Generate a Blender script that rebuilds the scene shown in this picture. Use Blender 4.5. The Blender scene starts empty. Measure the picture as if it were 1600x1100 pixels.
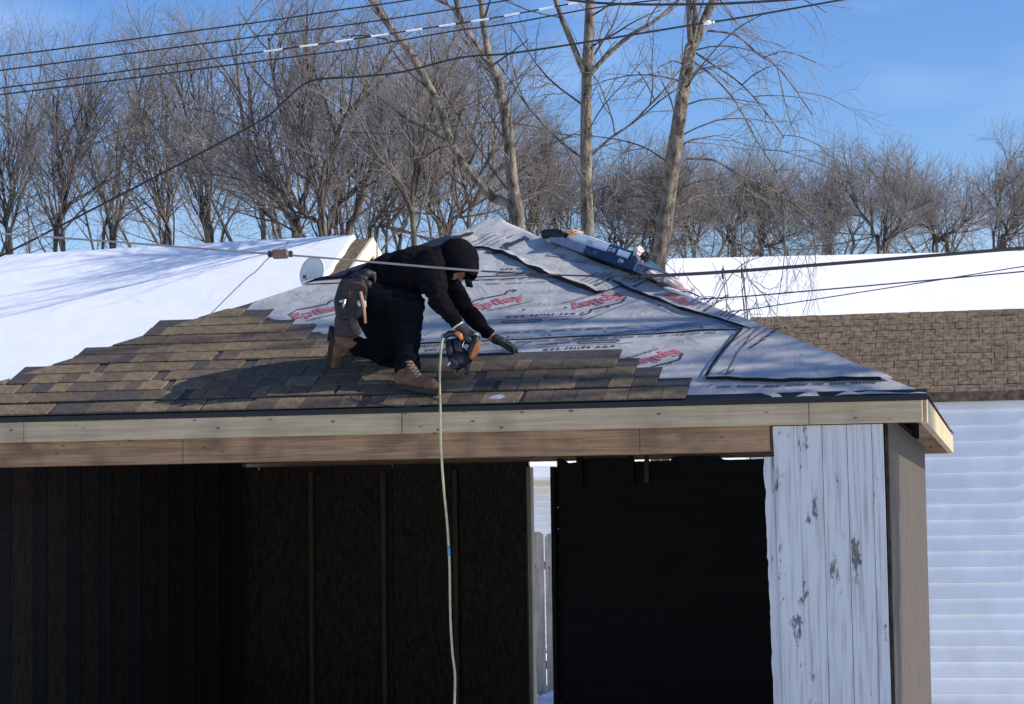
import bpy, bmesh, math, random
import numpy as np
from mathutils import Vector, Matrix, noise
from math import sin, cos, tan, radians, pi, atan

random.seed(11)
S = bpy.context.scene
COL = S.collection

# ------------------------------------------------------------------ camera
FPX = 3640.0
PITCH, ROLL = atan(275/3640), radians(.8)
F_ = Vector((0, cos(PITCH), sin(PITCH))); R0 = Vector((1, 0, 0)); U0 = Vector((0, -sin(PITCH), cos(PITCH)))
R_ = R0*cos(ROLL) - U0*sin(ROLL); U_ = U0*cos(ROLL) + R0*sin(ROLL)
CAM = Vector((0, 0, 1.87))
cd = bpy.data.cameras.new('camera'); cam = bpy.data.objects.new('camera', cd); COL.objects.link(cam)
cd.sensor_width = 36; cd.lens = 36*FPX/1600; cd.clip_end = 3000; cd.clip_start = .1
cam.matrix_world = Matrix(((R_.x, U_.x, -F_.x, CAM.x), (R_.y, U_.y, -F_.y, CAM.y), (R_.z, U_.z, -F_.z, CAM.z), (0, 0, 0, 1)))
S.camera = cam

# ------------------------------------------------------------------ light
YAW = radians(12)                       # the garage is turned 12 degrees, right end nearer
SUN_EL = radians(31)
sunh = Vector((cos(YAW-radians(2)), -sin(YAW-radians(2)), 0))
SUN = sunh*cos(SUN_EL) + Vector((0, 0, sin(SUN_EL)))
w = bpy.data.worlds.new('World'); S.world = w; w.use_nodes = True
nt = w.node_tree; nt.nodes.clear()
sky = nt.nodes.new('ShaderNodeTexSky'); sky.sky_type = 'NISHITA'; sky.sun_disc = False
sky.sun_elevation = SUN_EL; sky.sun_rotation = math.atan2(SUN.x, SUN.y)
sky.air_density = 1.0; sky.dust_density = .35; sky.ozone_density = 3.0; sky.altitude = 200
# thin high cloud, mostly towards the left
tc = nt.nodes.new('ShaderNodeTexCoord'); mp = nt.nodes.new('ShaderNodeMapping'); mp.inputs['Scale'].default_value = (2.2, 1.2, 7)
nz = nt.nodes.new('ShaderNodeTexNoise'); nz.inputs['Scale'].default_value = 2.6; nz.inputs['Detail'].default_value = 6
rp = nt.nodes.new('ShaderNodeValToRGB'); rp.color_ramp.elements[0].position = .5; rp.color_ramp.elements[1].position = .85
rp.color_ramp.elements[1].color = (.55, .55, .55, 1)
mx = nt.nodes.new('ShaderNodeMix'); mx.data_type = 'RGBA'
mx.inputs[7].default_value = (5.2, 6.4, 9.0, 1)
bg = nt.nodes.new('ShaderNodeBackground'); bg.inputs['Strength'].default_value = .105
ow = nt.nodes.new('ShaderNodeOutputWorld')
L = nt.links.new
L(tc.outputs['Generated'], mp.inputs['Vector']); L(mp.outputs[0], nz.inputs['Vector']); L(nz.outputs['Fac'], rp.inputs[0])
hs = nt.nodes.new('ShaderNodeHueSaturation'); hs.inputs['Saturation'].default_value = 1.28; hs.inputs['Value'].default_value = 1.30; hs.inputs['Hue'].default_value = .515
L(sky.outputs[0], hs.inputs['Color'])
L(rp.outputs[0], mx.inputs[0]); L(hs.outputs[0], mx.inputs[6]); L(mx.outputs[2], bg.inputs['Color']); L(bg.outputs[0], ow.inputs['Surface'])
sd = bpy.data.lights.new('sun', 'SUN'); sd.energy = 5.0; sd.angle = radians(.5); sd.color = (1, .93, .82)
so = bpy.data.objects.new('sun', sd); COL.objects.link(so)
so.rotation_euler = SUN.to_track_quat('Z', 'Y').to_euler()
S.view_settings.view_transform = 'Standard'; S.view_settings.look = 'None'; S.view_settings.gamma = 1
S.view_settings.use_curve_mapping = False; S.view_settings.exposure = 0.3

# ------------------------------------------------------------------ measuring
def ray(u, v): return F_ + R_*((u-800)/FPX) + U_*((550-v)/FPX)
def at(u, v, Y): d = ray(u, v); return CAM + d*(Y/d.y)
D = 3.2; P = radians(25.2); SP, CP = sin(P), cos(P)
EV = Vector((cos(YAW), -sin(YAW), 0)); NV = Vector((sin(YAW), cos(YAW), 0))
APEX = at(775, 352, 17.2)
O = APEX - NV*D - Vector((0, 0, D*tan(P)))
TV = NV*CP + Vector((0, 0, SP)); RN = EV.cross(TV)
LT = D/CP
def st(u, v, h=0):
    d = ray(u, v); k = ((O + RN*h - CAM).dot(RN))/d.dot(RN); q = CAM + d*k - O
    return q.dot(EV), q.dot(TV)
def RP(u, v, h=0):                      # world point on the front roof plane
    d = ray(u, v); k = ((O + RN*h - CAM).dot(RN))/d.dot(RN); return CAM + d*k
def LP(u, v, yl):                       # (s, z) on the garage-local plane y = yl
    d = ray(u, v); q0 = O + NV*yl; k = (q0-CAM).dot(NV)/d.dot(NV); q = CAM + d*k
    return (q-O).dot(EV), q.z
def rl(s, t, h=0): return Vector((s, t*CP - h*SP, O.z + t*SP + h*CP))   # garage-local

# ------------------------------------------------------------------ materials
def mat(name, rough=.8, metal=0., spec=None):
    m = bpy.data.materials.new(name); m.use_nodes = True
    b = m.node_tree.nodes['Principled BSDF']
    b.inputs['Roughness'].default_value = rough; b.inputs['Metallic'].default_value = metal
    if spec is not None: b.inputs['Specular IOR Level'].default_value = spec
    return m, m.node_tree, b
def simple(name, c, rough=.8, var=.15, scale=8, bump=.2, metal=0., spec=None, stretch=(1, 1, 1), rnd=0., bdist=.01, c2=None):
    m, t, b = mat(name, rough, metal, spec)
    n = t.nodes; l = t.links.new
    tc = n.new('ShaderNodeTexCoord'); mp = n.new('ShaderNodeMapping'); mp.inputs['Scale'].default_value = stretch
    nz = n.new('ShaderNodeTexNoise'); nz.inputs['Scale'].default_value = scale; nz.inputs['Detail'].default_value = 8; nz.inputs['Roughness'].default_value = .65
    r = n.new('ShaderNodeValToRGB')
    a = [max(0, x*(1-var)) for x in c]; d = c2 or [min(1, x*(1+var)) for x in c]
    r.color_ramp.elements[0].position = .38; r.color_ramp.elements[1].position = .62
    r.color_ramp.elements[0].color = (*a, 1); r.color_ramp.elements[1].color = (*d, 1)
    l(tc.outputs['Object'], mp.inputs[0]); l(mp.outputs[0], nz.inputs['Vector']); l(nz.outputs['Fac'], r.inputs[0])
    out = r.outputs[0]
    if rnd:
        oi = n.new('ShaderNodeObjectInfo'); hs = n.new('ShaderNodeHueSaturation'); mr = n.new('ShaderNodeMapRange')
        mr.inputs['To Min'].default_value = 1-rnd; mr.inputs['To Max'].default_value = 1+rnd
        l(oi.outputs['Random'], mr.inputs['Value']); l(mr.outputs[0], hs.inputs['Value']); l(out, hs.inputs['Color']); out = hs.outputs[0]
    l(out, b.inputs['Base Color'])
    bp = n.new('ShaderNodeBump'); bp.inputs['Strength'].default_value = bump; bp.inputs['Distance'].default_value = bdist
    l(nz.outputs['Fac'], bp.inputs['Height']); l(bp.outputs[0], b.inputs['Normal'])
    return m
def wood_mat(name, c, c2, knot=True, dark=(.06, .035, .02), rnd=.08, stain=.35, vert=False):
    m, t, b = mat(name, .75); n = t.nodes; l = t.links.new
    tc = n.new('ShaderNodeTexCoord'); mp = n.new('ShaderNodeMapping'); mp.inputs['Scale'].default_value = (14, 14, .9) if vert else (.9, 12, 26)
    nz = n.new('ShaderNodeTexNoise'); nz.inputs['Scale'].default_value = 2.4; nz.inputs['Detail'].default_value = 9; nz.inputs['Distortion'].default_value = .6
    r = n.new('ShaderNodeValToRGB'); r.color_ramp.elements[0].color = (*c, 1); r.color_ramp.elements[1].color = (*c2, 1)
    r.color_ramp.elements[0].position = .35; r.color_ramp.elements[1].position = .62
    l(tc.outputs['Object'], mp.inputs[0]); l(mp.outputs[0], nz.inputs['Vector']); l(nz.outputs['Fac'], r.inputs[0])
    # broad stains
    n2 = n.new('ShaderNodeTexNoise'); n2.inputs['Scale'].default_value = 3.5; n2.inputs['Detail'].default_value = 5
    r2 = n.new('ShaderNodeValToRGB'); r2.color_ramp.elements[0].position = .48; r2.color_ramp.elements[1].position = .72; r2.color_ramp.elements[1].color = (stain,)*3+(1,)
    l(tc.outputs['Object'], n2.inputs['Vector']); l(n2.outputs['Fac'], r2.inputs[0])
    m1 = n.new('ShaderNodeMix'); m1.data_type = 'RGBA'; m1.inputs[7].default_value = (*[x*.35 for x in c], 1)
    l(r2.outputs[0], m1.inputs[0]); l(r.outputs[0], m1.inputs[6]); out = m1.outputs[2]
    if knot:
        mk = n.new('ShaderNodeMapping'); mk.inputs['Scale'].default_value = (7, 1, 3) if vert else (4.2, 1, 9)
        vo = n.new('ShaderNodeTexVoronoi'); vo.inputs['Scale'].default_value = 1.7; vo.inputs['Randomness'].default_value = 1
        rk = n.new('ShaderNodeValToRGB'); rk.color_ramp.elements[0].position = .035; rk.color_ramp.elements[0].color = (1, 1, 1, 1)
        rk.color_ramp.elements[1].position = .15; rk.color_ramp.elements[1].color = (0, 0, 0, 1)
        m2 = n.new('ShaderNodeMix'); m2.data_type = 'RGBA'; m2.inputs[7].default_value = (*dark, 1)
        l(tc.outputs['Object'], mk.inputs[0]); l(mk.outputs[0], vo.inputs['Vector']); l(vo.outputs['Distance'], rk.inputs[0])
        l(rk.outputs[0], m2.inputs[0]); l(out, m2.inputs[6]); out = m2.outputs[2]
    oi = n.new('ShaderNodeObjectInfo'); hs = n.new('ShaderNodeHueSaturation'); mr = n.new('ShaderNodeMapRange')
    mr.inputs['To Min'].default_value = 1-rnd; mr.inputs['To Max'].default_value = 1+rnd
    l(oi.outputs['Random'], mr.inputs['Value']); l(mr.outputs[0], hs.inputs['Value']); l(out, hs.inputs['Color'])
    l(hs.outputs[0], b.inputs['Base Color'])
    bp = n.new('ShaderNodeBump'); bp.inputs['Strength'].default_value = .3; bp.inputs['Distance'].default_value = .004
    l(nz.outputs['Fac'], bp.inputs['Height']); l(bp.outputs[0], b.inputs['Normal'])
    return m

M = {}
M['fascia'] = wood_mat('pale primed pine', (.38, .29, .17), (.49, .39, .24), stain=.38, rnd=.04)
M['header'] = wood_mat('brown stained lumber', (.20, .112, .055), (.35, .208, .107), stain=.7, rnd=.05)
M['stud'] = wood_mat('stud lumber', (.10, .075, .05), (.15, .115, .075), knot=False, vert=True)
M['sunlit_stud'] = wood_mat('sunlit cream jamb', (.50, .44, .32), (.62, .56, .42), knot=False, vert=True)  # cream tone paints the sunlight on the jamb of the gap
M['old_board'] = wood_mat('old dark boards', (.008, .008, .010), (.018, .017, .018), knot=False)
M['fence'] = wood_mat('weathered fence', (.42, .345, .25), (.66, .56, .42), knot=True, stain=.5, rnd=.15, vert=True)
M['deck'] = wood_mat('plywood deck', (.28, .2, .12), (.38, .28, .17))
M['black'] = simple('black trim', (.006, .006, .009), .6)
M['black_cable'] = simple('black cable', (.015, .015, .017), .55, bump=.4, scale=60)
M['grey_cable'] = simple('grey cable', (.16, .16, .17), .5)
M['white_sleeve'] = simple('bright sleeve', (.85, .85, .85), .3)  # plain white of the cable sleeves
M['snow'] = simple('snow', (.86, .88, .92), .9, var=.03, scale=1.2, bump=.3, bdist=.05)
M['siding'] = simple('white siding', (.82, .84, .84), .6, var=.05, scale=3, rnd=.03)
M['cream'] = simple('cream paint', (.74, .66, .45), .7, var=.06, scale=3)
M['sunlit_siding'] = simple('sunlit cream siding', (.86, .83, .74), .7, var=.05, scale=3)  # warm tint painted as sunlight on the top siding boards
M['brown_shingle'] = simple('brown old shingles', (.14, .10, .065), .95, var=.5, scale=14, bump=.8)
M['dark_roof'] = simple('weathered dark roof', (.085, .07, .05), .95, var=.5, scale=9, bump=.8)
M['dark_floor'] = simple('concrete floor', (.1, .1, .1), .9)
M['window'] = simple('attic vent', (.28, .13, .07), .8)
M['dish'] = simple('satellite dish', (.62, .65, .62), .5, var=.06, scale=5)
M['metal_dark'] = simple('dark metal', (.07, .07, .075), .4, metal=.6)
M['steel'] = simple('bright steel', (.42, .44, .42), .4, metal=1.)
M['red_print'] = simple('red ink', (.40, .13, .15), .6, var=.4, scale=30, bump=0)
M['black_print'] = simple('dark ink', (.035, .038, .06), .6, var=.4, scale=30, bump=0)
M['grey_print'] = simple('grey ink', (.11, .12, .15), .6, var=.4, scale=30, bump=0)
M['blue_band'] = simple('blue ink band', (.13, .175, .26), .5, var=.3, scale=14, bump=0)
M['bark'] = simple('grey bark', (.17, .14, .105), .95, var=.75, scale=13, bump=1., stretch=(1, 1, .45), bdist=.05, c2=(.27, .225, .17))
M['bark_bg'] = simple('brown bark', (.095, .08, .062), .95, var=.75, scale=6, bump=.8, stretch=(1, 1, .3), bdist=.03)
M['twig'] = simple('twig bark', (.20, .18, .165), .95, var=.4, scale=2, bump=0)
M['twig_red'] = simple('reddish twig bark', (.20, .165, .15), .95, var=.4, scale=2, bump=0)
M['hose'] = simple('pale green hose', (.40, .39, .22), .45, var=.1, scale=30)
M['blue_tape'] = simple('blue tape', (.10, .25, .42), .5)
M['cloth'] = simple('black hoodie cloth', (.0055, .0052, .0075), .95, var=.3, scale=40, bump=.5, spec=.06)
M['cloth2'] = simple('black trouser cloth', (.004, .0055, .008), .95, var=.3, scale=40, bump=.5, spec=.06)
M['skin'] = simple('skin', (.34, .15, .10), .55, var=.12, scale=12, bump=.1)
M['boot'] = simple('brown suede boot', (.115, .060, .033), .85, var=.4, scale=16, bump=.6)
M['boot_b'] = simple('tan suede boot', (.14, .078, .042), .85, var=.35, scale=16, bump=.6)
M['sole'] = simple('dark boot sole', (.014, .012, .011), .7)
M['lace'] = simple('boot lace', (.32, .25, .16), .8)
M['glove'] = simple('dark green glove', (.012, .016, .016), .75, var=.4, scale=40, bump=.5)
M['cuff'] = simple('pale glove trim', (.5, .5, .47), .8)
M['pouch'] = simple('dark leather pouch', (.006, .0045, .006), .6, var=.4, scale=14)
M['pouch2'] = simple('mauve suede pouch', (.036, .025, .027), .9, var=.4, scale=14)
M['handle'] = simple('tan wooden handle', (.42, .22, .13), .6)
M['orange'] = simple('orange plastic', (.62, .21, .06), .4, var=.3, scale=30)
M['nailer'] = simple('black plastic', (.012, .014, .02), .4)
M['nailer_g'] = simple('grey casting', (.07, .08, .10), .4, metal=.3)
M['white_wrap'] = simple('white plastic wrap', (.93, .94, .90), .35, var=.06, scale=20, bump=.5)
M['pink_wrap'] = simple('pinkish crumpled wrap', (.78, .60, .58), .4, var=.15, scale=10, bump=.8, bdist=.03)
M['navy_wrap'] = simple('navy wrap', (.010, .022, .06), .35, var=.3, scale=20, bump=.5)
M['teal_wrap'] = simple('teal wrap', (.018, .07, .12), .35, var=.3, scale=20, bump=.5)
M['greyblue_wrap'] = simple('grey blue wrap', (.22, .245, .31), .35, var=.15, scale=20, bump=.5)
M['card'] = simple('tan cardboard', (.62, .38, .2), .8)
M['cement_shingle'] = simple('bundle shingles', (.09, .08, .06), .95, var=.4, scale=30)

def shingle_mat(name, ramp):
    m, t, b = mat(name, .95); n = t.nodes; l = t.links.new
    oi = n.new('ShaderNodeObjectInfo'); r = n.new('ShaderNodeValToRGB'); r.color_ramp.interpolation = 'CONSTANT'
    e = r.color_ramp.elements
    while len(e) < len(ramp): e.new(.5)
    for i, (p_, c) in enumerate(ramp): e[i].position = p_; e[i].color = (*c, 1)
    tc = n.new('ShaderNodeTexCoord'); nz = n.new('ShaderNodeTexNoise'); nz.inputs['Scale'].default_value = 90; nz.inputs['Detail'].default_value = 4
    n3 = n.new('ShaderNodeTexNoise'); n3.inputs['Scale'].default_value = 14; n3.inputs['Detail'].default_value = 5
    mr = n.new('ShaderNodeMapRange'); mr.inputs['From Min'].default_value = .3; mr.inputs['From Max'].default_value = .7; mr.inputs['To Min'].default_value = .55; mr.inputs['To Max'].default_value = 1.45
    mr3 = n.new('ShaderNodeMapRange'); mr3.inputs['From Min'].default_value = .3; mr3.inputs['From Max'].default_value = .7; mr3.inputs['To Min'].default_value = .75; mr3.inputs['To Max'].default_value = 1.25
    mm = n.new('ShaderNodeMath'); mm.operation = 'MULTIPLY'
    hs = n.new('ShaderNodeHueSaturation')
    l(oi.outputs['Random'], r.inputs[0]); l(tc.outputs['Object'], nz.inputs['Vector']); l(tc.outputs['Object'], n3.inputs['Vector'])
    l(nz.outputs['Fac'], mr.inputs['Value']); l(n3.outputs['Fac'], mr3.inputs['Value']); l(mr.outputs[0], mm.inputs[0]); l(mr3.outputs[0], mm.inputs[1])
    l(mm.outputs[0], hs.inputs['Value']); l(r.outputs[0], hs.inputs['Color']); l(hs.outputs[0], b.inputs['Base Color'])
    bp = n.new('ShaderNodeBump'); bp.inputs['Strength'].default_value = .6; bp.inputs['Distance'].default_value = .004
    l(nz.outputs['Fac'], bp.inputs['Height']); l(bp.outputs[0], b.inputs['Normal'])
    return m
M['tab'] = shingle_mat('weatherwood shingle tab', [(0, (.135, .098, .057)), (.22, (.16, .118, .068)), (.42, (.082, .062, .043)), (.62, (.105, .072, .048)), (.8, (.05, .043, .038)), (.9, (.17, .124, .07))])
M['strip'] = shingle_mat('shingle headlap', [(0, (.05, .047, .046)), (.4, (.06, .054, .05)), (.7, (.045, .044, .046))])

def underlay_mat():
    m, t, b = mat('grey synthetic underlayment', .42); n = t.nodes; l = t.links.new
    tc = n.new('ShaderNodeTexCoord')
    mp = n.new('ShaderNodeMapping'); mp.inputs['Scale'].default_value = (1, 1, 1); mp.inputs['Rotation'].default_value = (0, 0, .5)
    nz = n.new('ShaderNodeTexNoise'); nz.inputs['Scale'].default_value = 5; nz.inputs['Detail'].default_value = 7; nz.inputs['Roughness'].default_value = .6; nz.inputs['Distortion'].default_value = .8
    n2 = n.new('ShaderNodeTexNoise'); n2.inputs['Scale'].default_value = 40; n2.inputs['Detail'].default_value = 3
    l(tc.outputs['Object'], mp.inputs[0]); l(mp.outputs[0], nz.inputs['Vector']); l(tc.outputs['Object'], n2.inputs['Vector'])
    r = n.new('ShaderNodeValToRGB'); r.color_ramp.elements[0].color = (.335, .335, .33, 1); r.color_ramp.elements[1].color = (.46, .458, .448, 1)
    r.color_ramp.elements[0].position = .35; r.color_ramp.elements[1].position = .65
    l(nz.outputs['Fac'], r.inputs[0])
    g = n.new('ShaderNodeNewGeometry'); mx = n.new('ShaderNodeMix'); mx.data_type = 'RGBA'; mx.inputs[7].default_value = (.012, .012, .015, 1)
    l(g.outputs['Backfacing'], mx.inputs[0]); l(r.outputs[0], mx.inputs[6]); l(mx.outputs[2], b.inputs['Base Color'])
    b1 = n.new('ShaderNodeBump'); b1.inputs['Strength'].default_value = .55; b1.inputs['Distance'].default_value = .035
    b2 = n.new('ShaderNodeBump'); b2.inputs['Strength'].default_value = .25; b2.inputs['Distance'].default_value = .004
    l(nz.outputs['Fac'], b1.inputs['Height']); l(n2.outputs['Fac'], b2.inputs['Height']); l(b1.outputs[0], b2.inputs['Normal']); l(b2.outputs[0], b.inputs['Normal'])
    return m
M['underlay'] = underlay_mat()
def osb_mat():
    m, t, b = mat('strand board', .85); n = t.nodes; l = t.links.new
    tc = n.new('ShaderNodeTexCoord'); mp = n.new('ShaderNodeMapping'); mp.inputs['Scale'].default_value = (34, 34, 10)
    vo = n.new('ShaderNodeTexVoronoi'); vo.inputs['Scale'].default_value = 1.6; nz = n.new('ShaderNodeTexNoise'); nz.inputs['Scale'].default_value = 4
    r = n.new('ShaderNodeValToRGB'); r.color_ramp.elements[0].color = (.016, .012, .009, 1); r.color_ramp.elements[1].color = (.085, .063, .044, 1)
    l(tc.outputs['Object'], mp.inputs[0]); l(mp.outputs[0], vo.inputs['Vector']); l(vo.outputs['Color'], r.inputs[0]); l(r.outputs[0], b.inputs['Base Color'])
    return m
M['osb'] = osb_mat()
def paint_mat():
    m, t, b = mat('chipped white paint', .6); n = t.nodes; l = t.links.new
    tc = n.new('ShaderNodeTexCoord'); mp = n.new('ShaderNodeMapping'); mp.inputs['Scale'].default_value = (2.5, 2.5, 1)
    nz = n.new('ShaderNodeTexNoise'); nz.inputs['Scale'].default_value = 3.2; nz.inputs['Detail'].default_value = 12; nz.inputs['Roughness'].default_value = .72
    r = n.new('ShaderNodeValToRGB'); r.color_ramp.elements[0].position = .58; r.color_ramp.elements[1].position = .62
    r.color_ramp.elements[0].color = (.52, .53, .53, 1); r.color_ramp.elements[1].color = (.12, .11, .11, 1)
    l(tc.outputs['Object'], mp.inputs[0]); l(mp.outputs[0], nz.inputs['Vector']); l(nz.outputs['Fac'], r.inputs[0])
    mg = n.new('ShaderNodeMapping'); mg.inputs['Scale'].default_value = (26, 26, 1.1); ng_ = n.new('ShaderNodeTexNoise'); ng_.inputs['Scale'].default_value = 2.; ng_.inputs['Detail'].default_value = 8
    rg_ = n.new('ShaderNodeValToRGB'); rg_.color_ramp.elements[0].position = .30; rg_.color_ramp.elements[0].color = (.55, .53, .5, 1); rg_.color_ramp.elements[1].position = .52; rg_.color_ramp.elements[1].color = (1, 1, 1, 1)
    ml = n.new('ShaderNodeMix'); ml.data_type = 'RGBA'; ml.blend_type = 'MULTIPLY'; ml.inputs[0].default_value = .8
    l(tc.outputs['Object'], mg.inputs[0]); l(mg.outputs[0], ng_.inputs['Vector']); l(ng_.outputs['Fac'], rg_.inputs[0]); l(r.outputs[0], ml.inputs[6]); l(rg_.outputs[0], ml.inputs[7]); l(ml.outputs[2], b.inputs['Base Color'])
    bp = n.new('ShaderNodeBump'); bp.inputs['Strength'].default_value = .5; bp.inputs['Distance'].default_value = .004; l(ng_.outputs['Fac'], bp.inputs['Height']); l(bp.outputs[0], b.inputs['Normal'])
    return m
M['chipped'] = paint_mat()

# ------------------------------------------------------------------ helpers
def tag(o, label=None, cat=None, group=None, kind=None):
    if label: o['label'] = label
    if cat: o['category'] = cat
    if group: o['group'] = group
    if kind: o['kind'] = kind
    return o
def empty(name, loc, label, cat, group=None, rz=0):
    o = bpy.data.objects.new(name, None); COL.objects.link(o); o.location = loc; o.rotation_euler = (0, 0, rz)
    o.empty_display_size = .2
    return tag(o, label, cat, group)
class MB:
    def __init__(s): s.v = []; s.f = []; s.m = []; s.cur = 0
    def add(s, vs, fs):
        b = len(s.v); s.v += [tuple(v) for v in vs]
        for f in fs: s.f.append(tuple(i+b for i in f)); s.m.append(s.cur)
    def box(s, c, size, rot=None):
        c = Vector(c); hx, hy, hz = size[0]/2, size[1]/2, size[2]/2
        vs = [Vector((x, y, z)) for x in (-hx, hx) for y in (-hy, hy) for z in (-hz, hz)]
        if rot is not None: vs = [rot @ v for v in vs]
        s.add([v+c for v in vs], [(0, 1, 3, 2), (4, 6, 7, 5), (0, 4, 5, 1), (2, 3, 7, 6), (0, 2, 6, 4), (1, 5, 7, 3)])
    def prism(s, poly, d):               # polygon (list of Vector) extruded by vector d
        n = len(poly); d = Vector(d); vs = [Vector(p) for p in poly]; vs += [v+d for v in vs]
        fs = [tuple(range(n))[::-1], tuple(range(n, 2*n))] + [(i, (i+1) % n, (i+1) % n+n, i+n) for i in range(n)]
        s.add(vs, fs)
    def tube(s, pts, rad, n=8, cap=True):
        pts = [Vector(p) for p in pts]; k = len(pts)
        if not hasattr(rad, '__len__'): rad = [rad]*k
        vs = []; up = None
        for i, p in enumerate(pts):
            d = (pts[min(i+1, k-1)]-pts[max(i-1, 0)])
            if d.length < 1e-9: d = Vector((0, 0, 1))
            d.normalize()
            if up is None: up = Vector((0, 0, 1)) if abs(d.z) < .9 else Vector((1, 0, 0))
            x = d.cross(up).normalized(); y = x.cross(d); up = y
            for j in range(n): a = 2*pi*j/n; vs.append(p + (x*cos(a)+y*sin(a))*rad[i])
        fs = [(i*n+j, i*n+(j+1) % n, (i+1)*n+(j+1) % n, (i+1)*n+j) for i in range(k-1) for j in range(n)]
        if cap: fs += [tuple(range(n))[::-1], tuple(range((k-1)*n, k*n))]
        s.add(vs, fs)
    def build(s, name, m, parent=None, smooth=False, bevel=0, link=True):
        me = bpy.data.meshes.new(name); me.from_pydata(s.v, [], s.f); me.update()
        for x in (m if isinstance(m, (list, tuple)) else [m]): me.materials.append(x)
        if isinstance(m, (list, tuple)): me.polygons.foreach_set('material_index', s.m)
        bm = bmesh.new(); bm.from_mesh(me)
        if bevel: bmesh.ops.bevel(bm, geom=bm.edges[:], offset=bevel, segments=1, affect='EDGES', clamp_overlap=True)
        bmesh.ops.recalc_face_normals(bm, faces=bm.faces[:]); bm.to_mesh(me); bm.free()
        if smooth: me.polygons.foreach_set('use_smooth', [True]*len(me.polygons))
        o = bpy.data.objects.new(name, me)
        if link: COL.objects.link(o)
        if parent: o.parent = parent
        return o
def catmull(pts, sub=4):
    pts = [Vector(p) for p in pts]; out = []
    for i in range(len(pts)-1):
        p0 = pts[max(i-1, 0)]; p1 = pts[i]; p2 = pts[i+1]; p3 = pts[min(i+2, len(pts)-1)]
        for k in range(sub):
            t = k/sub; out.append(.5*((2*p1)+(p2-p0)*t+(2*p0-5*p1+4*p2-p3)*t*t+(3*p1-p0-3*p2+p3)*t**3))
    out.append(pts[-1]); return out
def inv(parent):                        # world -> local of a thing
    return (Matrix.Translation(parent.location) @ parent.rotation_euler.to_matrix().to_4x4()).inverted()

# ------------------------------------------------------------------ ground, neighbours, fence
g = MB(); N = 60
for i in range(N+1):
    for j in range(N+1):
        x = -150+300*i/N; y = -20+420*j/N; g.v.append((x, y, 0))
for i in range(N):
    for j in range(N): g.f.append((i*(N+1)+j, (i+1)*(N+1)+j, (i+1)*(N+1)+j+1, i*(N+1)+j+1)); g.m.append(0)
tag(g.build('snow_ground', M['snow']), kind='structure')

def gable_house(name, label, ridge_r, ridge_dir, length, halfw, pitch, over, wallmat, gmat, bare, names):
    """ridge_r = right end of the ridge (world), ridge_dir = unit vector along the ridge to the right"""
    base = Vector((ridge_r.x, ridge_r.y, 0)); rz = math.atan2(ridge_dir.y, ridge_dir.x)
    h = empty(name, base, label, 'house', None, rz)
    zr = ridge_r.z; drop = halfw*tan(pitch); ze = zr-drop
    sn = names.get('snow', True)
    for sgn, nm in ((-1, 'roof'), (1, 'roof')):
        m = MB(); a = Vector((0, 0, zr)); b = Vector((-length, 0, zr)); c = Vector((-length, sgn*halfw, ze)); d = Vector((0, sgn*halfw, ze))
        m.prism([a, b, c, d], (0, 0, -.10)); r = m.build(nm, M['brown_shingle'] if names.get('brown', 1) else M['dark_roof'], h)
        if sn:
            m = MB(); k = bare; n_ = 40
            top = [Vector((-k-.03*random.random(), 0, zr+.08)) for _ in range(1)]
            # snow blanket with an uneven rake edge
            rows = 24; vs = []; fs = []
            for i in range(rows+1):
                f = i/rows; y = sgn*halfw*1.01*f; z = zr-drop*1.01*f + .07
                e = -k-.05*noise.noise(Vector((f*9, sgn*3, 1.)))-.02*noise.noise(Vector((f*31, sgn*3, 1.)))
                vs += [Vector((e, y, z-.075)), Vector((e-.03, y, z)), Vector((-length-.02, y, z))]
            for i in range(rows):
                for q in range(2): fs.append((i*3+q, i*3+q+1, (i+1)*3+q+1, (i+1)*3+q))
            m.add(vs, fs)
            m.add([Vector((-k, sgn*halfw*1.01, ze-.1)), Vector((-k, sgn*halfw*1.01, ze+.07)), Vector((-length, sgn*halfw*1.01, ze+.07)), Vector((-length, sgn*halfw*1.01, ze-.1))], [(0, 1, 2, 3)])
            tag(m.build('roof_snow', M['snow'], r), kind='stuff')
    # walls: front/back long walls and gables
    wy = halfw-over
    m = MB()
    for sgn in (-1, 1): m.box((-length/2, sgn*(wy-.08), ze/2+.05), (length-2*over, .12, ze+.05))
    gz = zr-.14-over*tan(pitch)*0
    for x in (-over, -length+over):
        m.prism([Vector((x, -wy, 0)), Vector((x, wy, 0)), Vector((x, wy, zr-.14-wy*tan(pitch))), Vector((x, 0, zr-.14)), Vector((x, -wy, zr-.14-wy*tan(pitch)))], (.1 if x < -1 else -.1, 0, 0))
    m.build('wall', gmat, h)
    return h, ze, zr

# left neighbour
rdir = Vector((cos(radians(-19)), sin(radians(-19)), 0))
lh, ze, zr = gable_house('neighbour_house', 'cream gabled house with a snowy roof and bare brown edge, left of the worker', at(578, 372, 36), rdir, 13, 3.6, radians(33), .12, M['siding'], M['cream'], .24, {})
m = MB()   # rake trim boards and attic vent on the gable facing right
hw = 3.6; tp = tan(radians(33))
for sgn in (-1, 1):
    m2 = MB(); a = Vector((.01, 0, zr+.0)); b = Vector((.01, sgn*hw, zr-hw*tp)); m2.prism([a, b, b-Vector((0, 0, .22)), a-Vector((0, 0, .26))], (.05, 0, 0)); m2.build('rake_board', M['cream'], lh)
m.prism([Vector((-.10, -.26, zr-1.02)), Vector((-.10, .26, zr-1.02)), Vector((-.10, .26, zr-.74)), Vector((-.10, 0, zr-.46)), Vector((-.10, -.26, zr-.74))], (.03, 0, 0)); v = m.build('attic_vent', M['window'], lh)
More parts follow.
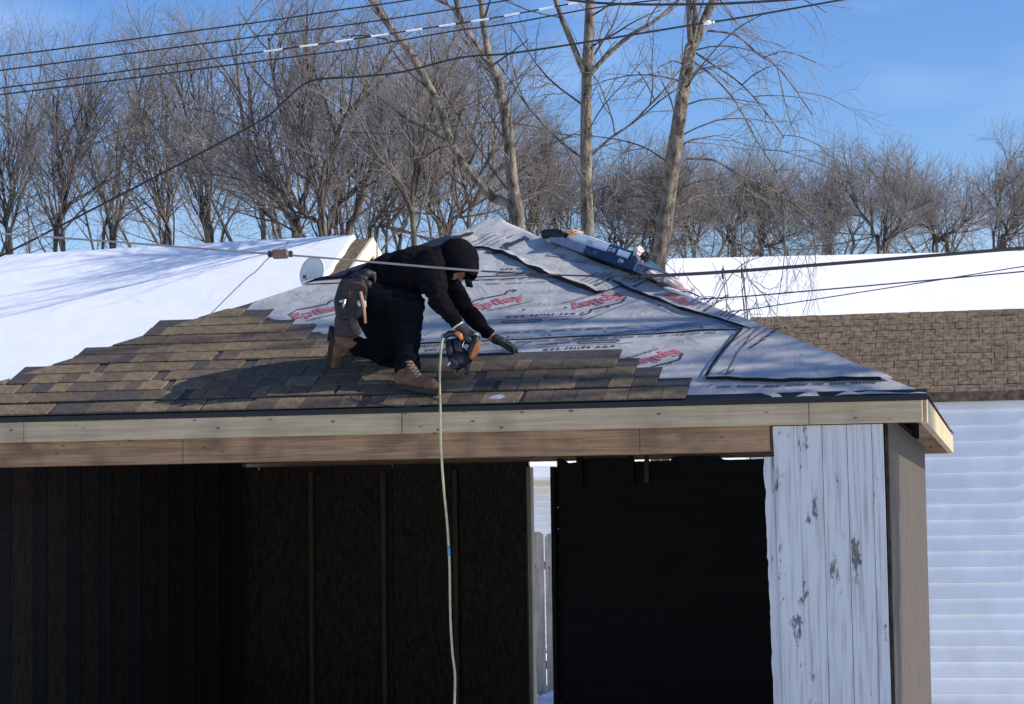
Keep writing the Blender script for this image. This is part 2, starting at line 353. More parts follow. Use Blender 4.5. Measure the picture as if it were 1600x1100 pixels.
# chimney-like vent cap seen at ridge: small pipe
m = MB(); m.tube([(-7.5, -1.0, zr-.75), (-7.5, -1.0, zr-.2)], .05, 8); m.build('vent_pipe', M['metal_dark'], lh)

# satellite dish standing on the left neighbour's roof
dp = at(490, 428, 34.3)
dd = empty('satellite_dish', Vector((dp.x, dp.y, dp.z-.35)), 'pale grey satellite dish standing against the snowy roof behind the garage hip', 'satellite dish')
m = MB(); ax = Vector((-.35, -.85, .25)).normalized(); xx = ax.cross(Vector((0, 0, 1))).normalized(); yy = xx.cross(ax)
vs = []; n = 28; K = 6
for k in range(K+1):
    r = k/K
    for j in range(n):
        a = 2*pi*j/n; vs.append(Vector((0, 0, .35)) + xx*cos(a)*r*.205 + yy*sin(a)*r*.26 + ax*(.05*r*r))
fs = [(k*n+j, k*n+(j+1) % n, (k+1)*n+(j+1) % n, (k+1)*n+j) for k in range(K) for j in range(n)]
m.add(vs, fs); do = m.build('reflector', M['dish'], dd, smooth=True)
md = do.modifiers.new('s', 'SOLIDIFY'); md.thickness = .012
m = MB(); m.tube([(0, .03, -.45), (0, .03, .2), Vector((0, 0, .35))-ax*.02], .02, 8); m.build('mast', M['metal_dark'], dd)
m = MB(); m.tube([Vector((0, 0, .12)), Vector((0, 0, .2))+ax*.3], .008, 6); m.box(Vector((0, 0, .2))+ax*.3, (.05, .05, .05)); m.build('feed_arm', M['metal_dark'], dd)

# right neighbour: long snowy roof, siding in lapped boards
rdir2 = Vector((cos(radians(-4)), sin(radians(-4)), 0))
rr = at(1980, 390, 39.5)
rh, ze2, zr2 = gable_house('neighbour_house', 'long white house with a snowy roof behind the tree trunks at right', rr, rdir2, 14.2, 5.6, radians(33.5), .35, M['siding'], M['siding'], .0, {})
zz = ze2-.02; i = 0
y0 = -(5.6-.35)-.03
while zz > .1:
    m = MB(); hgt = .105
    m.prism([Vector((-13.8, y0, zz)), Vector((-13.8, y0-.026, zz-hgt+.006)), Vector((-13.8, y0+.03, zz-hgt)), Vector((-13.8, y0+.03, zz))], (13.4, 0, 0))
    m.build('siding_board', M['sunlit_siding'] if i < 3 else M['siding'], rh); zz -= hgt; i += 1
m = MB(); m.box((-7.1, y0-.30, ze2-.08), (14.2, .10, .12)); m.build('gutter', M['siding'], rh)

# brown roofed shed, mostly hidden behind the garage, at the right
srd = Vector((cos(radians(-12)), sin(radians(-12)), 0))
sp = at(1640, 481, 25.2)
sh, zs, zsr = gable_house('shed', 'low shed with a weathered brown shingled roof rising behind the right hip of the garage', sp, srd, 3.25, 1.7, radians(30), .12, M['siding'], M['fence'], 0, {'snow': False})
sh['category'] = 'shed'
rfs = [o_ for o_ in sh.children if o_.name.startswith('roof')]; ps_ = radians(30); rf_ = [o_ for o_ in rfs if min(v.co.y for v in o_.data.vertices) < -1][0]
for k in range(13):
    m = MB(); a = k*.15; f0_ = lambda q: Vector((0, -1.72+q*cos(ps_), zsr-1.7*tan(ps_)-.01+q*sin(ps_)))
    nx_ = 26; ph = (k % 2)*.5
    for j in range(nx_):
        x0 = -3.25+(j+ph*.6)*.125; x1 = min(x0+.12, -.0)
        if x1-x0 < .02: continue
        z_ = random.uniform(.012, .02); m.prism([f0_(a)+Vector((x0, 0, 0)), f0_(a)+Vector((x1, 0, 0)), f0_(a+.16)+Vector((x1, 0, -.005)), f0_(a+.16)+Vector((x0, 0, -.005))], (0, 0, z_))
    tag(m.build('shingle_course', M['brown_shingle'], rf_), kind='stuff')
zz = zs-.02
while zz > .1:
    m = MB(); m.prism([Vector((-3.1, -1.61, zz)), Vector((-3.1, -1.64, zz-.155)), Vector((-3.1, -1.59, zz-.16)), Vector((-3.1, -1.59, zz))], (2.96, 0, 0)); m.build('siding_board', M['siding'], sh); zz -= .16

# fence of wide dog eared boards behind the garage
fence = empty('board_fence', at(848, 960, 26) * 1.0, 'tall weathered grey board fence standing in the snow behind the garage', 'fence')
fence.location.z = 0
fm = []
for k in range(4):
    m = MB(); w2 = .068; hh = 1.80+random.uniform(-.02, .02); c = .035
    m.prism([Vector((-w2, 0, 0)), Vector((w2, 0, 0)), Vector((w2, 0, hh-c)), Vector((w2-c, 0, hh)), Vector((-w2+c, 0, hh)), Vector((-w2, 0, hh-c))], (0, .02, 0))
    fm.append(m.build('fence_board', M['fence'], fence, link=False).data)
for k in range(-62, 62):
    o = bpy.data.objects.new('fence_board', fm[k % 4]); COL.objects.link(o); o.parent = fence
    o.location = (k*.142-.036, random.uniform(-.006, .006), random.uniform(-.02, .02)); o.rotation_euler = (0, random.uniform(-.008, .008), 0)
for z in (.35, 1.45):
    m = MB(); m.box((0, .045, z), (17.6, .05, .09)); m.build('fence_rail', M['fence'], fence)
m = MB()
for k in range(300):
    x = random.uniform(-8.8, 8.8); r = random.uniform(.04, .10); 
    m.tube([(x, -.12, 0), (x, -.12, r*.55), (x, -.12, r*.9)], [r, r*.8, r*.15], 7)
m.build('snow_bank', M['snow'], None, smooth=True)
sb = bpy.data.objects['snow_bank']; sb.location = fence.location; tag(sb, kind='structure')

# ------------------------------------------------------------------ garage
gar = empty('garage', Vector((O.x, O.y, 0)), 'half finished garage with an open front, plywood fascia and a hip roof being shingled', 'garage', rz=-YAW)
Z0 = O.z
# roof decks (four hip slopes)
def slope(fn, nm='roof_deck', h0=-.02, th=.018):
    m = MB(); a = fn(-D, 0); b = fn(D, 0); c = fn(0, LT)
    m.prism([a+Vector((0, 0, h0/CP)), b+Vector((0, 0, h0/CP)), c+Vector((0, 0, h0/CP))], (0, 0, -th)); return m.build(nm, M['deck'], gar)
def front(s, t, h=0): return rl(s, t, h)
def rotq(v, q):
    x, y, z = v.x, v.y-D, v.z
    for _ in range(q): x, y = -y, x
    return Vector((x, y+D, z))
for q in range(4): slope(lambda s, t, q=q: rotq(rl(s, t), q))

def W(s, t):
    a = .0035 + .010*max(0, min(1, (t-2.3)/.8)) + .004*max(0, min(1, (s-1.6)/.6))
    v = noise.noise(Vector((s*3.1, t*5.5, .3))) + .6*noise.noise(Vector((s*7+t*4, t*9-s*3, 4.1))) + .9*abs(noise.noise(Vector((s*2.2-t*1.3, t*2.+s*4.5, 9.))))
    return a*(v+1.2)
def resample(poly, n):
    pts = [Vector((p[0], p[1], 0)) for p in poly]; d = [0]
    for a, b in zip(pts, pts[1:]): d.append(d[-1]+(b-a).length)
    out = []
    for i in range(n+1):
        x = d[-1]*i/n; k = 0
        while k < len(d)-2 and d[k+1] < x: k += 1
        f = (x-d[k])/max(1e-9, d[k+1]-d[k]); out.append(pts[k].lerp(pts[k+1], f))
    return out
SHEETS = {}
def sheet(low, high, h0, lift=0., liftw=.06, nx=90, ny=26, edge_noise=.004, fn=rl, wr=1., flift=None, shade_hem=False):
    vs_h = []
    A = resample(low, nx); B = resample(high, nx); m = MB(); vs = []
    for j in range(ny+1):
        for i in range(nx+1):
            f = (j/ny)**1.5; p = A[i].lerp(B[i], f)
            if j == 0: p = p + Vector((0, (noise.noise(Vector((i*.11, h0*99, 0)))+.3*noise.noise(Vector((i*.6, h0*99, 0))))*edge_noise, 0))
            dist = (p-A[i]).length
            h = h0 + W(p.x, p.y)*wr
            if lift:
                L_ = lift*(.55+.45*noise.noise(Vector((i*.08, 3., h0*50)))*1.2)
                if flift: L_ *= flift(i/nx)
                h += max(0, L_)*max(0, 1-dist/liftw)**1.3
            vs.append(fn(p.x, p.y, h))
    fs = [(j*(nx+1)+i, j*(nx+1)+i+1, (j+1)*(nx+1)+i+1, (j+1)*(nx+1)+i) for j in range(ny) for i in range(nx)]
    if shade_hem:
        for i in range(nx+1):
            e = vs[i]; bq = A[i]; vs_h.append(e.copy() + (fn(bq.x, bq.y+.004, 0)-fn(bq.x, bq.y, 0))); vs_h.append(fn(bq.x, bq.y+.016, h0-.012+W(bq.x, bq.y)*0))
        mh = MB(); mh.add(vs_h, [(2*i, 2*i+2, 2*i+3, 2*i+1) for i in range(nx)])  # black folded edge, also painted shade filling the gap under the lifted sheet
    me = bpy.data.meshes.new('underlayment_sheet'); me.from_pydata([tuple(v) for v in vs], [], fs)
    me.materials.append(M['underlay']); me.polygons.foreach_set('use_smooth', [True]*len(me.polygons))
    # faces must look up
    if me.polygons[len(me.polygons)//2].normal.z < 0: me.flip_normals()
    o = bpy.data.objects.new('underlayment_sheet', me); COL.objects.link(o); o.parent = gar
    if shade_hem: mh.build('black_edge_shade', M['black'], o)
    return o
def pxs(l): return [st(*p) for p in l]
def hipL(t): return -D + t*CP
def hipR(t): return D - t*CP
lap = lambda s: 1.04+.037*(s+.05)
s1 = sheet([(-D-.03, -.03), (D+.03, -.03)], [(hipL(1.3), 1.3), (hipR(1.3), 1.3)], .003, nx=200, ny=40)
s2 = sheet([(hipL(lap(-2.3)), lap(-2.3)), (hipR(lap(2.2)), lap(2.2))], [(hipL(2.5), 2.5), (hipR(2.5), 2.5)], .009, lift=.009, liftw=.04, nx=180, ny=50, shade_hem=True)
t3 = st(790, 435)[1]
s3 = sheet([(hipL(t3-.03), t3-.03), (0, t3), (hipR(t3), t3)], [(hipL(3.5), 3.5), (hipR(3.5), 3.5)], .013, lift=.006, liftw=.03, nx=120, ny=40)
# piece wrapped over from the right slope: edge A (thick dark lifted edge)
A_ = pxs([(722, 394), (742, 395), (765, 396), (790, 405), (815, 418), (840, 430), (870, 440), (900, 452), (934, 464)])
def hipPt(u):                            # point on right hip at image x
    lo, hi = 0, LT
    for _ in range(40):
        mid = (lo+hi)/2
        q = O + EV*hipR(mid) + TV*mid - CAM; uu = 800+FPX*q.dot(R_)/q.dot(F_)
        if uu > u: lo = mid
        else: hi = mid
    return (hipR(lo), lo)
s4 = sheet(A_, [(0.0, LT-.0), hipPt(830), hipPt(900), hipPt(960), hipPt(1000)], .020, lift=.046, liftw=.09, nx=120, ny=30, edge_noise=.016, flift=lambda f: .5+.7*min(1, f*3), shade_hem=True)
B_ = pxs([(957, 446), (975, 455), (1000, 465), (1025, 473), (1045, 480), (1062, 489), (1095, 497), (1130, 507), (1172, 521)])
s5 = sheet(B_, [hipPt(965), hipPt(1010), hipPt(1060), hipPt(1110), hipPt(1160), hipPt(1195)], .027, lift=.036, liftw=.07, nx=120, ny=30, edge_noise=.008, flift=lambda f: 1.1-f, shade_hem=True)
# end piece rolled the other way at the right
lowE = [st(1103, 597), st(1150, 599), st(1213, 601), (2.96, .17)]
hiE = [st(1160, 520), st(1178, 512), (hipR(.8), .8), (hipR(.18), .18)]
s6 = sheet(lowE, hiE, .022, lift=.018, liftw=.05, nx=90, ny=40, edge_noise=.004, shade_hem=True)
# left hip strip with a black strip painting the shadow gap under its edge
lowL = pxs([(474, 446.5), (485, 444.0), (520, 441), (560, 437), (600, 425), (650, 405), (700, 390), (740, 374)])
def hipPtL(u):
    lo, hi = 0, LT
    for _ in range(40):
        mid = (lo+hi)/2
        q = O + EV*hipL(mid) + TV*mid - CAM; uu = 800+FPX*q.dot(R_)/q.dot(F_)
        if uu < u: lo = mid
        else: hi = mid
    return (hipL(lo), lo)
s7 = sheet(lowL, [hipPtL(470), hipPtL(520), hipPtL(600), hipPtL(690), hipPtL(760)], .022, lift=.05, liftw=.10, nx=110, ny=24, edge_noise=.006, flift=lambda f: min(1, f*5+.05)*(1.1-.5*f), shade_hem=True)
for q in (1, 2, 3):
    sheet([(-D-.03, -.03), (D+.03, -.03)], [(-.002, LT), (.002, LT)], .004, nx=60, ny=40, fn=lambda s, t, h, q=q: rotq(rl(s, t, h), q))
# rumpled cap over the apex
m = MB(); vs = []; n = 40
for j in range(13):
    r = .62*j/12
    for i in range(n):
        a = 2*pi*i/n; x = cos(a)*r*1.15; y = sin(a)*r; z = -max(abs(x), abs(y))*tan(P)
        z += .035*math.exp(-(r/.3)**2) + .028*noise.noise(Vector((x*5, y*5, 2)))*min(1, r*4) + .018*abs(noise.noise(Vector((x*14, y*6, 7)))) + .025
        vs.append(Vector((x, D+y, Z0+D*tan(P)+z)))
m.add(vs, [(j*n+i, j*n+(i+1) % n, (j+1)*n+(i+1) % n, (j+1)*n+i) for j in range(12) for i in range(n)])
o = m.build('underlayment_sheet', M['underlay'], gar, smooth=True)
if o.data.polygons[0].normal.z < 0: o.data.flip_normals()

# ---- printing on the underlayment
def text2d(body, size, bold=0., space=1.):
    c = bpy.data.curves.new('t', 'FONT'); c.body = body; c.size = size; c.offset = bold; c.space_character = space; c.align_x = 'CENTER'; c.align_y = 'CENTER'
    c.resolution_u = 3
    o = bpy.data.objects.new('t', c); me = bpy.data.meshes.new_from_object(o)
    v = [(p.co.x, p.co.y) for p in me.vertices]; f = [tuple(p.vertices) for p in me.polygons]
    bpy.data.objects.remove(o); bpy.data.curves.remove(c); bpy.data.meshes.remove(me); return v, f
def line2d(pts, wd, sub=.04):
    v = []; f = []; P_ = []
    for a, b in zip(pts, pts[1:]):
        a = Vector(a); b = Vector(b); k = max(1, int((b-a).length/sub)); P_ += [a.lerp(b, i/k) for i in range(k)]
    P_.append(Vector(pts[-1])); n = len(P_)
    for i, p in enumerate(P_):
        d = (P_[min(i+1, n-1)]-P_[max(i-1, 0)]).normalized(); q = Vector((-d.y, d.x))*wd/2; v += [tuple(p+q), tuple(p-q)]
    f = [(2*i, 2*i+1, 2*i+3, 2*i+2) for i in range(n-1)]; return v, f
def put(groups, s, t, ang, h0, parent, name, up=.004):
    """groups: list of (material key, verts2d, faces, dx, dy)"""
    m = MB(); mats = []
    for mk, v, f, dx, dy in groups:
        if mk not in mats: mats.append(mk)
        m.cur = mats.index(mk); vs = []
        for x, y in v:
            x += dx; y += dy; a = s + x*cos(ang)-y*sin(ang); b = t + x*sin(ang)+y*cos(ang)
            vs.append(rl(a, b, h0+W(a, b)+up))
        m.add(vs, f)
    return m.build(name, [M[k] for k in mats], parent)
def logo(u, v, w_, ang, h0, parent, part=False):
    s, t = st(u, v); tv, tf = text2d('Epilay', .15, .006, 1.05)
    # the face is drawn taller than wide on the sheet, so it reads under the flat view
    wd = max(x for x, y in tv)-min(x for x, y in tv); k = w_/wd
    tv = [(x*k, y*k*1.05) for x, y in tv]
    roof = line2d([(-w_*.48, .075), (-w_*.28, .15), (w_*.28, .135), (w_*.38, .185), (w_*.5, .19), (w_*.53, .165), (w_*.44, .15)], .016)
    sub, sf = text2d('roofing underlayment', .034, .001)
    sub = [(x*1.05, y) for x, y in sub]
    return put([('red_print', tv, tf, 0, .02), ('black_print', *roof, 0, 0), ('grey_print', sub, sf, w_*.12, -.105)], s, t, ang, h0, parent, 'printed_logo')
def url(u, v, ang, h0, parent, w_=.46, pill=1):
    s, t = st(u, v); a, f = text2d('www.epilay.com', .055, .002, 1.5)
    wd = max(x for x, y in a)-min(x for x, y in a); a = [(x*w_/wd, y*1.1) for x, y in a]
    g_ = [('black_print', a, f, 0, 0), ('grey_print', *line2d([(-w_*.75, -.05), (w_*.62, -.05)], .007), 0, 0)]
    pl = [(-w_*.6, -.10)]
    for k in range(9): aa = pi/2 - pi*k/8; pl.append((-.02+.02*cos(aa)+0, -.10+.02*sin(aa)))
    pill_ = [(-w_*.5, -.082), (0, -.082), (.02, -.1), (0, -.118), (-w_*.5, -.118), (-w_*.5-.02, -.1), (-w_*.5, -.082)]
    g_.append(('black_print', *line2d(pill_, .012), 0, 0))
    b, f2 = text2d('www.epilay.com', .03, .001, 1.1); g_.append(('black_print', b, f2, w_*.38, -.1))
    return put(g_, s, t, ang, h0, parent, 'printed_lettering')
dg = radians
logo(778, 477, .38, dg(32), .009, s2)
logo(932, 473, .39, dg(217), .009, s2)
logo(497, 492, .38, dg(31), .009, s2)
logo(1020, 561, .36, dg(220), .003, s1)
logo(1058, 477, .30, dg(-48), .027, s5)
url(846, 496, dg(3), .009, s2)
url(905, 546, dg(183), .003, s1)
url(820, 424, dg(2), .013, s3, .34)
url(700, 548, dg(2), .003, s1, .3)
# red touches and print columns on the wrapped pieces
def column(u, v, ang, h0, parent, n_=4, ln=.30, gap=.045, txt=True, key='grey_print'):
    s, t = st(u, v); g_ = []
    for k in range(n_):
        l_ = ln*(1-.15*(k % 3)); g_.append((key, *line2d([(-l_/2, k*gap), (l_/2, k*gap)], .008 if k % 2 else .014), 0, 0))
    if txt:
        a, f = text2d('www.epilay.com', .05, .002, 1.1); g_.append(('black_print', a, f, 0, -.06))
    return put(g_, s, t, ang, h0, parent, 'printed_lettering')
column(772, 388, dg(58), .020, s4, 4, .42, .055, False)
s_, t_ = st(796, 390); a, f = text2d('Epilay', .17, .008); put([('black_print', [(x, y*.8) for x, y in a], f, 0, 0)], s_, t_, dg(60), .020, s4, 'printed_lettering')
column(940, 440, dg(62), .020, s4, 3, .26, .05, True)
column(1003, 441, dg(62), .027, s5, 3, .22, .05, True)
column(1103, 482, dg(66), .027, s5, 3, .24, .05, True)
column(1148, 500, dg(70), .027, s5, 4, .2, .04, False)
column(1180, 535, dg(66), .022, s6, 3, .36, .05, True)
column(1140, 590, dg(62), .022, s6, 2, .10, .05, False)
column(868, 408, dg(-22), .020, s4, 2, .16, .04, False)
column(905, 415, dg(-22), .020, s4, 2, .14, .04, False)
# cap nails holding the sheets
m = MB(); rc = random.Random(4)
for row in (lambda s: lap(s)+.05, lambda s: t3+.05, lambda s: 1.62, lambda s: .55):
    s_n = -1.2
    while s_n < 2.0:
        tt = row(s_n)+rc.uniform(-.02, .02)
        if hipL(tt)+.1 < s_n < hipR(tt)-.1:
            hh = .014+W(s_n, tt); K = 8
            m.add([rl(s_n+.011*cos(2*pi*j/K), tt+.011*sin(2*pi*j/K), hh) for j in range(K)]+[rl(s_n, tt, hh+.003)], [(j, (j+1) % K, K) for j in range(K)])
        s_n += rc.uniform(.26, .36)
tag(m.build('cap_nails', M['black_print'], s2), kind='stuff')
# shade along folds and sheet edges, painted as flat dark lines
def shade_line(pts, h0, parent, wd=.006):
    q = pxs(pts); m = MB(); v, f = line2d(q, wd, .03); m.add([rl(a, b, h0+W(a, b)+.0045) for a, b in v], f); return m.build('shade_line', M['grey_print'], parent)
shade_line([(893, 512), (998, 472), (1030, 460)], .011, s2)
shade_line([(806, 546), (850, 529)], .004, s1)
shade_line([(1135, 595), (1152, 560), (1184, 520)], .023, s6, .008)
shade_line([(1104, 596), (1112, 580), (1128, 558), (1160, 521)], .024, s6, .022).data.materials[0] = M['black']  # black strip paints the shade along the end sheet's left edge
shade_line([(856, 405), (872, 392)], .021, s4)
shade_line([(925, 455), (950, 432)], .021, s4)
# blue edge band with fine lettering along the long lap
m = MB()
for lo, hi, s0, s_1 in ((.012, .085, -2.0, 2.1), (.10, .16, .1, 2.0)):
    q0 = []; n_ = 120
    for i in range(n_+1):
        s = s0+(s_1-s0)*i/n_; q0 += [(s, lap(s)+lo+.004*noise.noise(Vector((s*9, 0, 0)))), (s, lap(s)+hi+.012*noise.noise(Vector((s*6, 5, 0))))]
    m.add([rl(a, b, .009+W(a, b)+.003) for a, b in q0], [(2*i, 2*i+2, 2*i+3, 2*i+1) for i in range(n_)])
m.build('printed_band', M['blue_band'], s2)
def fine_row(s0, s1_, tfun, h0, parent, h=.022, seed=3):
    rnd = random.Random(seed); m = MB(); s = s0
    while s < s1_:
        for _ in range(rnd.randint(3, 8)):
            w1 = rnd.uniform(.006, .016); t = tfun(s)
            q = [(s, t), (s+w1, t), (s+w1, t+h*rnd.uniform(.6, 1)), (s, t+h*rnd.uniform(.6, 1))]
            m.add([rl(a, b, h0+W(a, b)+.006) for a, b in q], [(0, 1, 2, 3)]); s += w1+.006
        s += .03
    return tag(m.build('printed_fine_line', M['black_print'], parent), kind='stuff')
fine_row(-.1, 1.9, lambda s: lap(s)-.05, .003, s1)
fine_row(.5, 1.3, lambda s: lap(s)+.115, .009, s2, seed=5)
fine_row(2.0, 2.8, lambda s: .13, .003, s1, .03, seed=7)
fine_row(-.05, .9, lambda s: t3-.075, .009, s2, .02, seed=8)
fine_row(.2, .9, lambda s: t3-.16, .009, s2, .02, seed=9)

# ---- shingles: each 1 m strip carries its tabs
EXPO, FULL = .165, .35
right_end = [1.835, 1.634, 1.47, 1.339, -.12, -.36, -.59, -.82, -1.003, -1.218, -1.417]
tabw = [.095, .12, .145, .17, .2, .235]
def tabmesh(wd):
    bm = bmesh.new(); th = .008; sk = 0
    vs = [bm.verts.new(rlv) for rlv in [Vector((0, 0, 0)), Vector((wd-.004, 0, 0)), Vector((wd-.004, EXPO+.006, 0)), Vector((0, EXPO+.006, 0)), Vector((.001, 0, th)), Vector((wd-.005, 0, th)), Vector((wd-.005, EXPO+.006, th)), Vector((.001, EXPO+.006, th))]]
    for f in [(0, 3, 2, 1), (4, 5, 6, 7), (0, 1, 5, 4), (1, 2, 6, 5), (2, 3, 7, 6), (3, 0, 4, 7)]: bm.faces.new([vs[i] for i in f])
    me = bpy.data.meshes.new('shingle_tab'); bm.to_mesh(me); bm.free(); me.materials.append(M['tab']); return me
tms = {w_: tabmesh(w_) for w_ in tabw}
RX = Matrix.Rotation(P, 4, 'X')
cnt = 0
for k, re_ in enumerate(right_end):
    t0 = EXPO*k - (.040 if k == 0 else .015); s = re_; first = True; off = random.uniform(.35, .9)
    while True:
        ln = off if first else 1.0
        if first: ln = 1.0
        s0 = s-ln; left = hipL(t0)+.01; stop = False
        if s0 < left: s0 = left; stop = True
        if s-s0 < .05: break
        m = MB(); wd = s-s0
        tilt = .022/FULL
        if stop:
            c_ = CP*FULL
            if wd > c_+.01: m.prism([Vector((0, 0, -.0025)), Vector((wd-.004, 0, -.0025)), Vector((wd-.004, FULL, -.0025)), Vector((c_, FULL, -.0025))], (0, 0, .005))
            else: m.prism([Vector((0, 0, -.0025)), Vector((wd-.004, 0, -.0025)), Vector((wd-.004, (wd-.004)/CP, -.0025))], (0, 0, .005))
        else: m.box((wd/2-.0, FULL/2, 0), (wd-.004, FULL, .005))
        strip = m.build('shingle', M['strip'], gar); cnt += 1
        o_ = rl(s0, t0, .022+.001*(k % 2)+random.uniform(0, .002))
        strip.matrix_local = Matrix.Translation(o_) @ Matrix.Rotation(P-.035, 4, 'X') @ Matrix.Rotation(random.uniform(-.003, .003), 4, 'Z')
        x = wd
        while x > .03:
            if stop and x < .40:
                ce = CP*EXPO; mt_ = MB()
                if x > ce+.01: mt_.prism([Vector((.004, 0, 0)), Vector((x-.004, 0, 0)), Vector((x-.004, EXPO+.006, 0)), Vector((ce, EXPO+.006, 0))], (0, 0, .008))
                else: mt_.prism([Vector((.004, 0, 0)), Vector((x-.004, 0, 0)), Vector((x-.004, x/CP, 0))], (0, 0, .008))
                tb = mt_.build('shingle_tab', M['tab'], strip); tb.location = (0, 0, .003); break
            w_ = random.choice(tabw)
            if w_ > x: w_ = max([q for q in tabw if q <= x], default=None)
            if w_ is None: break
            tb = bpy.data.objects.new('shingle_tab', tms[w_]); COL.objects.link(tb); tb.parent = strip
            tb.location = (x-w_, random.uniform(-.006, .002), .0028+random.uniform(0, .0012)); tb.rotation_euler = (random.uniform(-.008, .004), 0, 0); cnt += 1
            x -= w_
        s = s0; first = False
        if stop: break
# starter strip, drip edge
m = MB()
m.prism([rl(-D-.03, -.045, .012), rl(D+.03, -.045, .012), rl(D+.03, .03, .016), rl(-D-.03, .03, .016)], (0, 0, -.008))
m.prism([rl(-D-.03, -.036, .008)+Vector((0, 0, -.004)), rl(D+.03, -.036, .008)+Vector((0, 0, -.004)), rl(D+.03, -.036, .008)+Vector((0, 0, -.032)), rl(-D-.03, -.036, .008)+Vector((0, 0, -.032))], (0, .008, 0))
m.build('drip_edge', M['black'], gar)
# ---- fascia boards
def board(x0, x1, y0, y1, z0, z1, nm, mt, bev=.003, jit=0):
    m = MB(); m.box(((x0+x1)/2, (y0+y1)/2, (z0+z1)/2), (x1-x0, y1-y0, z1-z0)); o = m.build(nm, mt, gar, bevel=bev); return o
sj = LP(628, 660, -.02)[0]
ftop = Z0-.022; fbot = ftop-.142
for a, b in ((-D, sj-2.44), (sj-2.437, sj-.002), (sj+.002, sj+2.44), (sj+2.443, D)):
    a = max(a, -D)
    if b-a > .05: board(a, b, -.022+random.uniform(-.001, .002), .016, fbot, ftop, 'fascia_board', M['fascia'])
for q in (1, 2, 3):
    m = MB(); c = rotq(Vector((0, -.003, (fbot+ftop)/2)), q); m.box(c, (6.4, .04, .142) if q == 2 else (.04, 6.4-.1, .142)); m.build('fascia_board', M['fascia'], gar)
# soffit blocking behind the fascia, then the header (two plies)
sr = LP(1203, 690, .03)[0]
hb = LP(800, 713, .03)[1]
j2 = LP(1000, 690, .03)[0]
for a, b in ((-2.95, -1.3), (-1.297, j2-.001), (j2+.001, sr)):
    board(a, b, .018, .056, hb, fbot+.004, 'header_board', M['header'])
board(-2.95, sr-.01, .30, .34, hb+.004, fbot+.04, 'header_board', M['header'])
board(-2.95, 2.95, .062, .29, fbot+.02, fbot+.03, 'soffit_board', M['stud'])
# ---- right front wall: jamb trim, white chipped boards
xr = LP(1207, 700, .02)[0]
def ragged(x0b, x1b, z0, z1, y, th, nm, mt, amp=.008, seed=0, lean=0.):
    m = MB(); n_ = 70; pts = []
    for i in range(n_+1):
        z = z1+(z0-z1)*i/n_; d = amp*noise.noise(Vector((z*9, seed, 0)))+amp*.7*noise.noise(Vector((z*33, seed, 2)))
        pts.append((x0b+d+lean*(z1-z), z))
    vs = []
    for x, z in pts: vs += [Vector((x, y, z)), Vector((x1b+lean*(z1-z), y, z)), Vector((x, y+th, z)), Vector((x1b+lean*(z1-z), y+th, z))]
    fs = []
    for i in range(n_):
        a = i*4; b = a+4; fs += [(a, a+1, b+1, b), (a+2, b+2, b+3, a+3), (a, b, b+2, a+2), (a+1, a+3, b+3, b+1)]
    fs += [(0, 2, 3, 1), (n_*4, n_*4+1, n_*4+3, n_*4+2)]
    m.add(vs, fs); return m.build(nm, mt, gar)
jt = LP(1193, 714, .05)
ragged(jt[0], xr+.02, 0, jt[1], .05, .05, 'jamb_board', M['chipped'], .010, 1, .020)
x = xr+.004
k = 0
while x < 2.95:
    ragged(x, min(2.97, x+.14), 0, fbot-.005-(.0 if k else .0), .022+.003*(k % 2), .026, 'wall_board', M['chipped'], .006 if k == 0 else .001, 3+k, .017 if k == 0 else .004)
    x += .143; k += 1
# side walls, left front corner wall, back wall
YB = 6.12
def panel(c, sz, nm, mt): m = MB(); m.box(c, sz); return m.build(nm, mt, gar)
for sx in (-1, 1):
    for k in range(5):
        panel((sx*2.98, .33+1.2*k+.60-.1, (Z0-.1)/2), (.02, 1.196, Z0-.12), 'wall_panel', M['osb'])
    for k in range(10):
        panel((sx*2.92, .4+.6*k, (Z0-.14)/2), (.09, .038, Z0-.16), 'stud', M['old_board'])
panel((-2.93, .08, (Z0-.3)/2), (.1, .1, Z0-.32), 'post', M['header'])
xg0 = LP(832, 800, YB)[0]; xg1 = LP(862, 800, YB)[0]
ztop = LP(845, 716, YB)[1]
# OSB panels of the back wall left of the gap
x = xg0-.03; k = 0
while x > -2.95:
    a = max(-2.97, x-1.22)
    panel(((a+x)/2, YB+.02+.001*(k % 2), 1.22), (x-a-.004, .014, 2.44), 'wall_panel', M['osb']); x -= 1.222; k += 1
for u in (374, 487, 600, 712, 826):
    xs = LP(u, 800, YB-.05)[0]; panel((xs, YB-.035, 1.2), (.038, .09, 2.36), 'stud', M['stud'])
for k in range(3):
    xs = LP(374, 800, YB-.05)[0]-.6*(k+1)
    if xs > -2.9: panel((xs, YB-.035, 1.2), (.038, .09, 2.36), 'stud', M['stud'])
panel((xg0-.012, YB-.02, 1.2), (.03, .14, 2.38), 'jamb_board', M['sunlit_stud'])
panel((xg1+.028, YB-.03, 1.2), (.038, .12, 2.38), 'stud', M['old_board'])
panel(((-2.95+2.95)/2, YB-.03, ztop+.02), (5.86, .10, .038), 'top_plate', M['header'])
panel(((-2.95+2.95)/2, YB-.03, ztop+.075), (5.86, .09, .038), 'top_plate', M['stud'])
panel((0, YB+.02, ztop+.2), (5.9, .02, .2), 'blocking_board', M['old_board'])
zc = ztop-.055
xl, xrr = xg1+.05, 2.95
k = 0; zz = zc
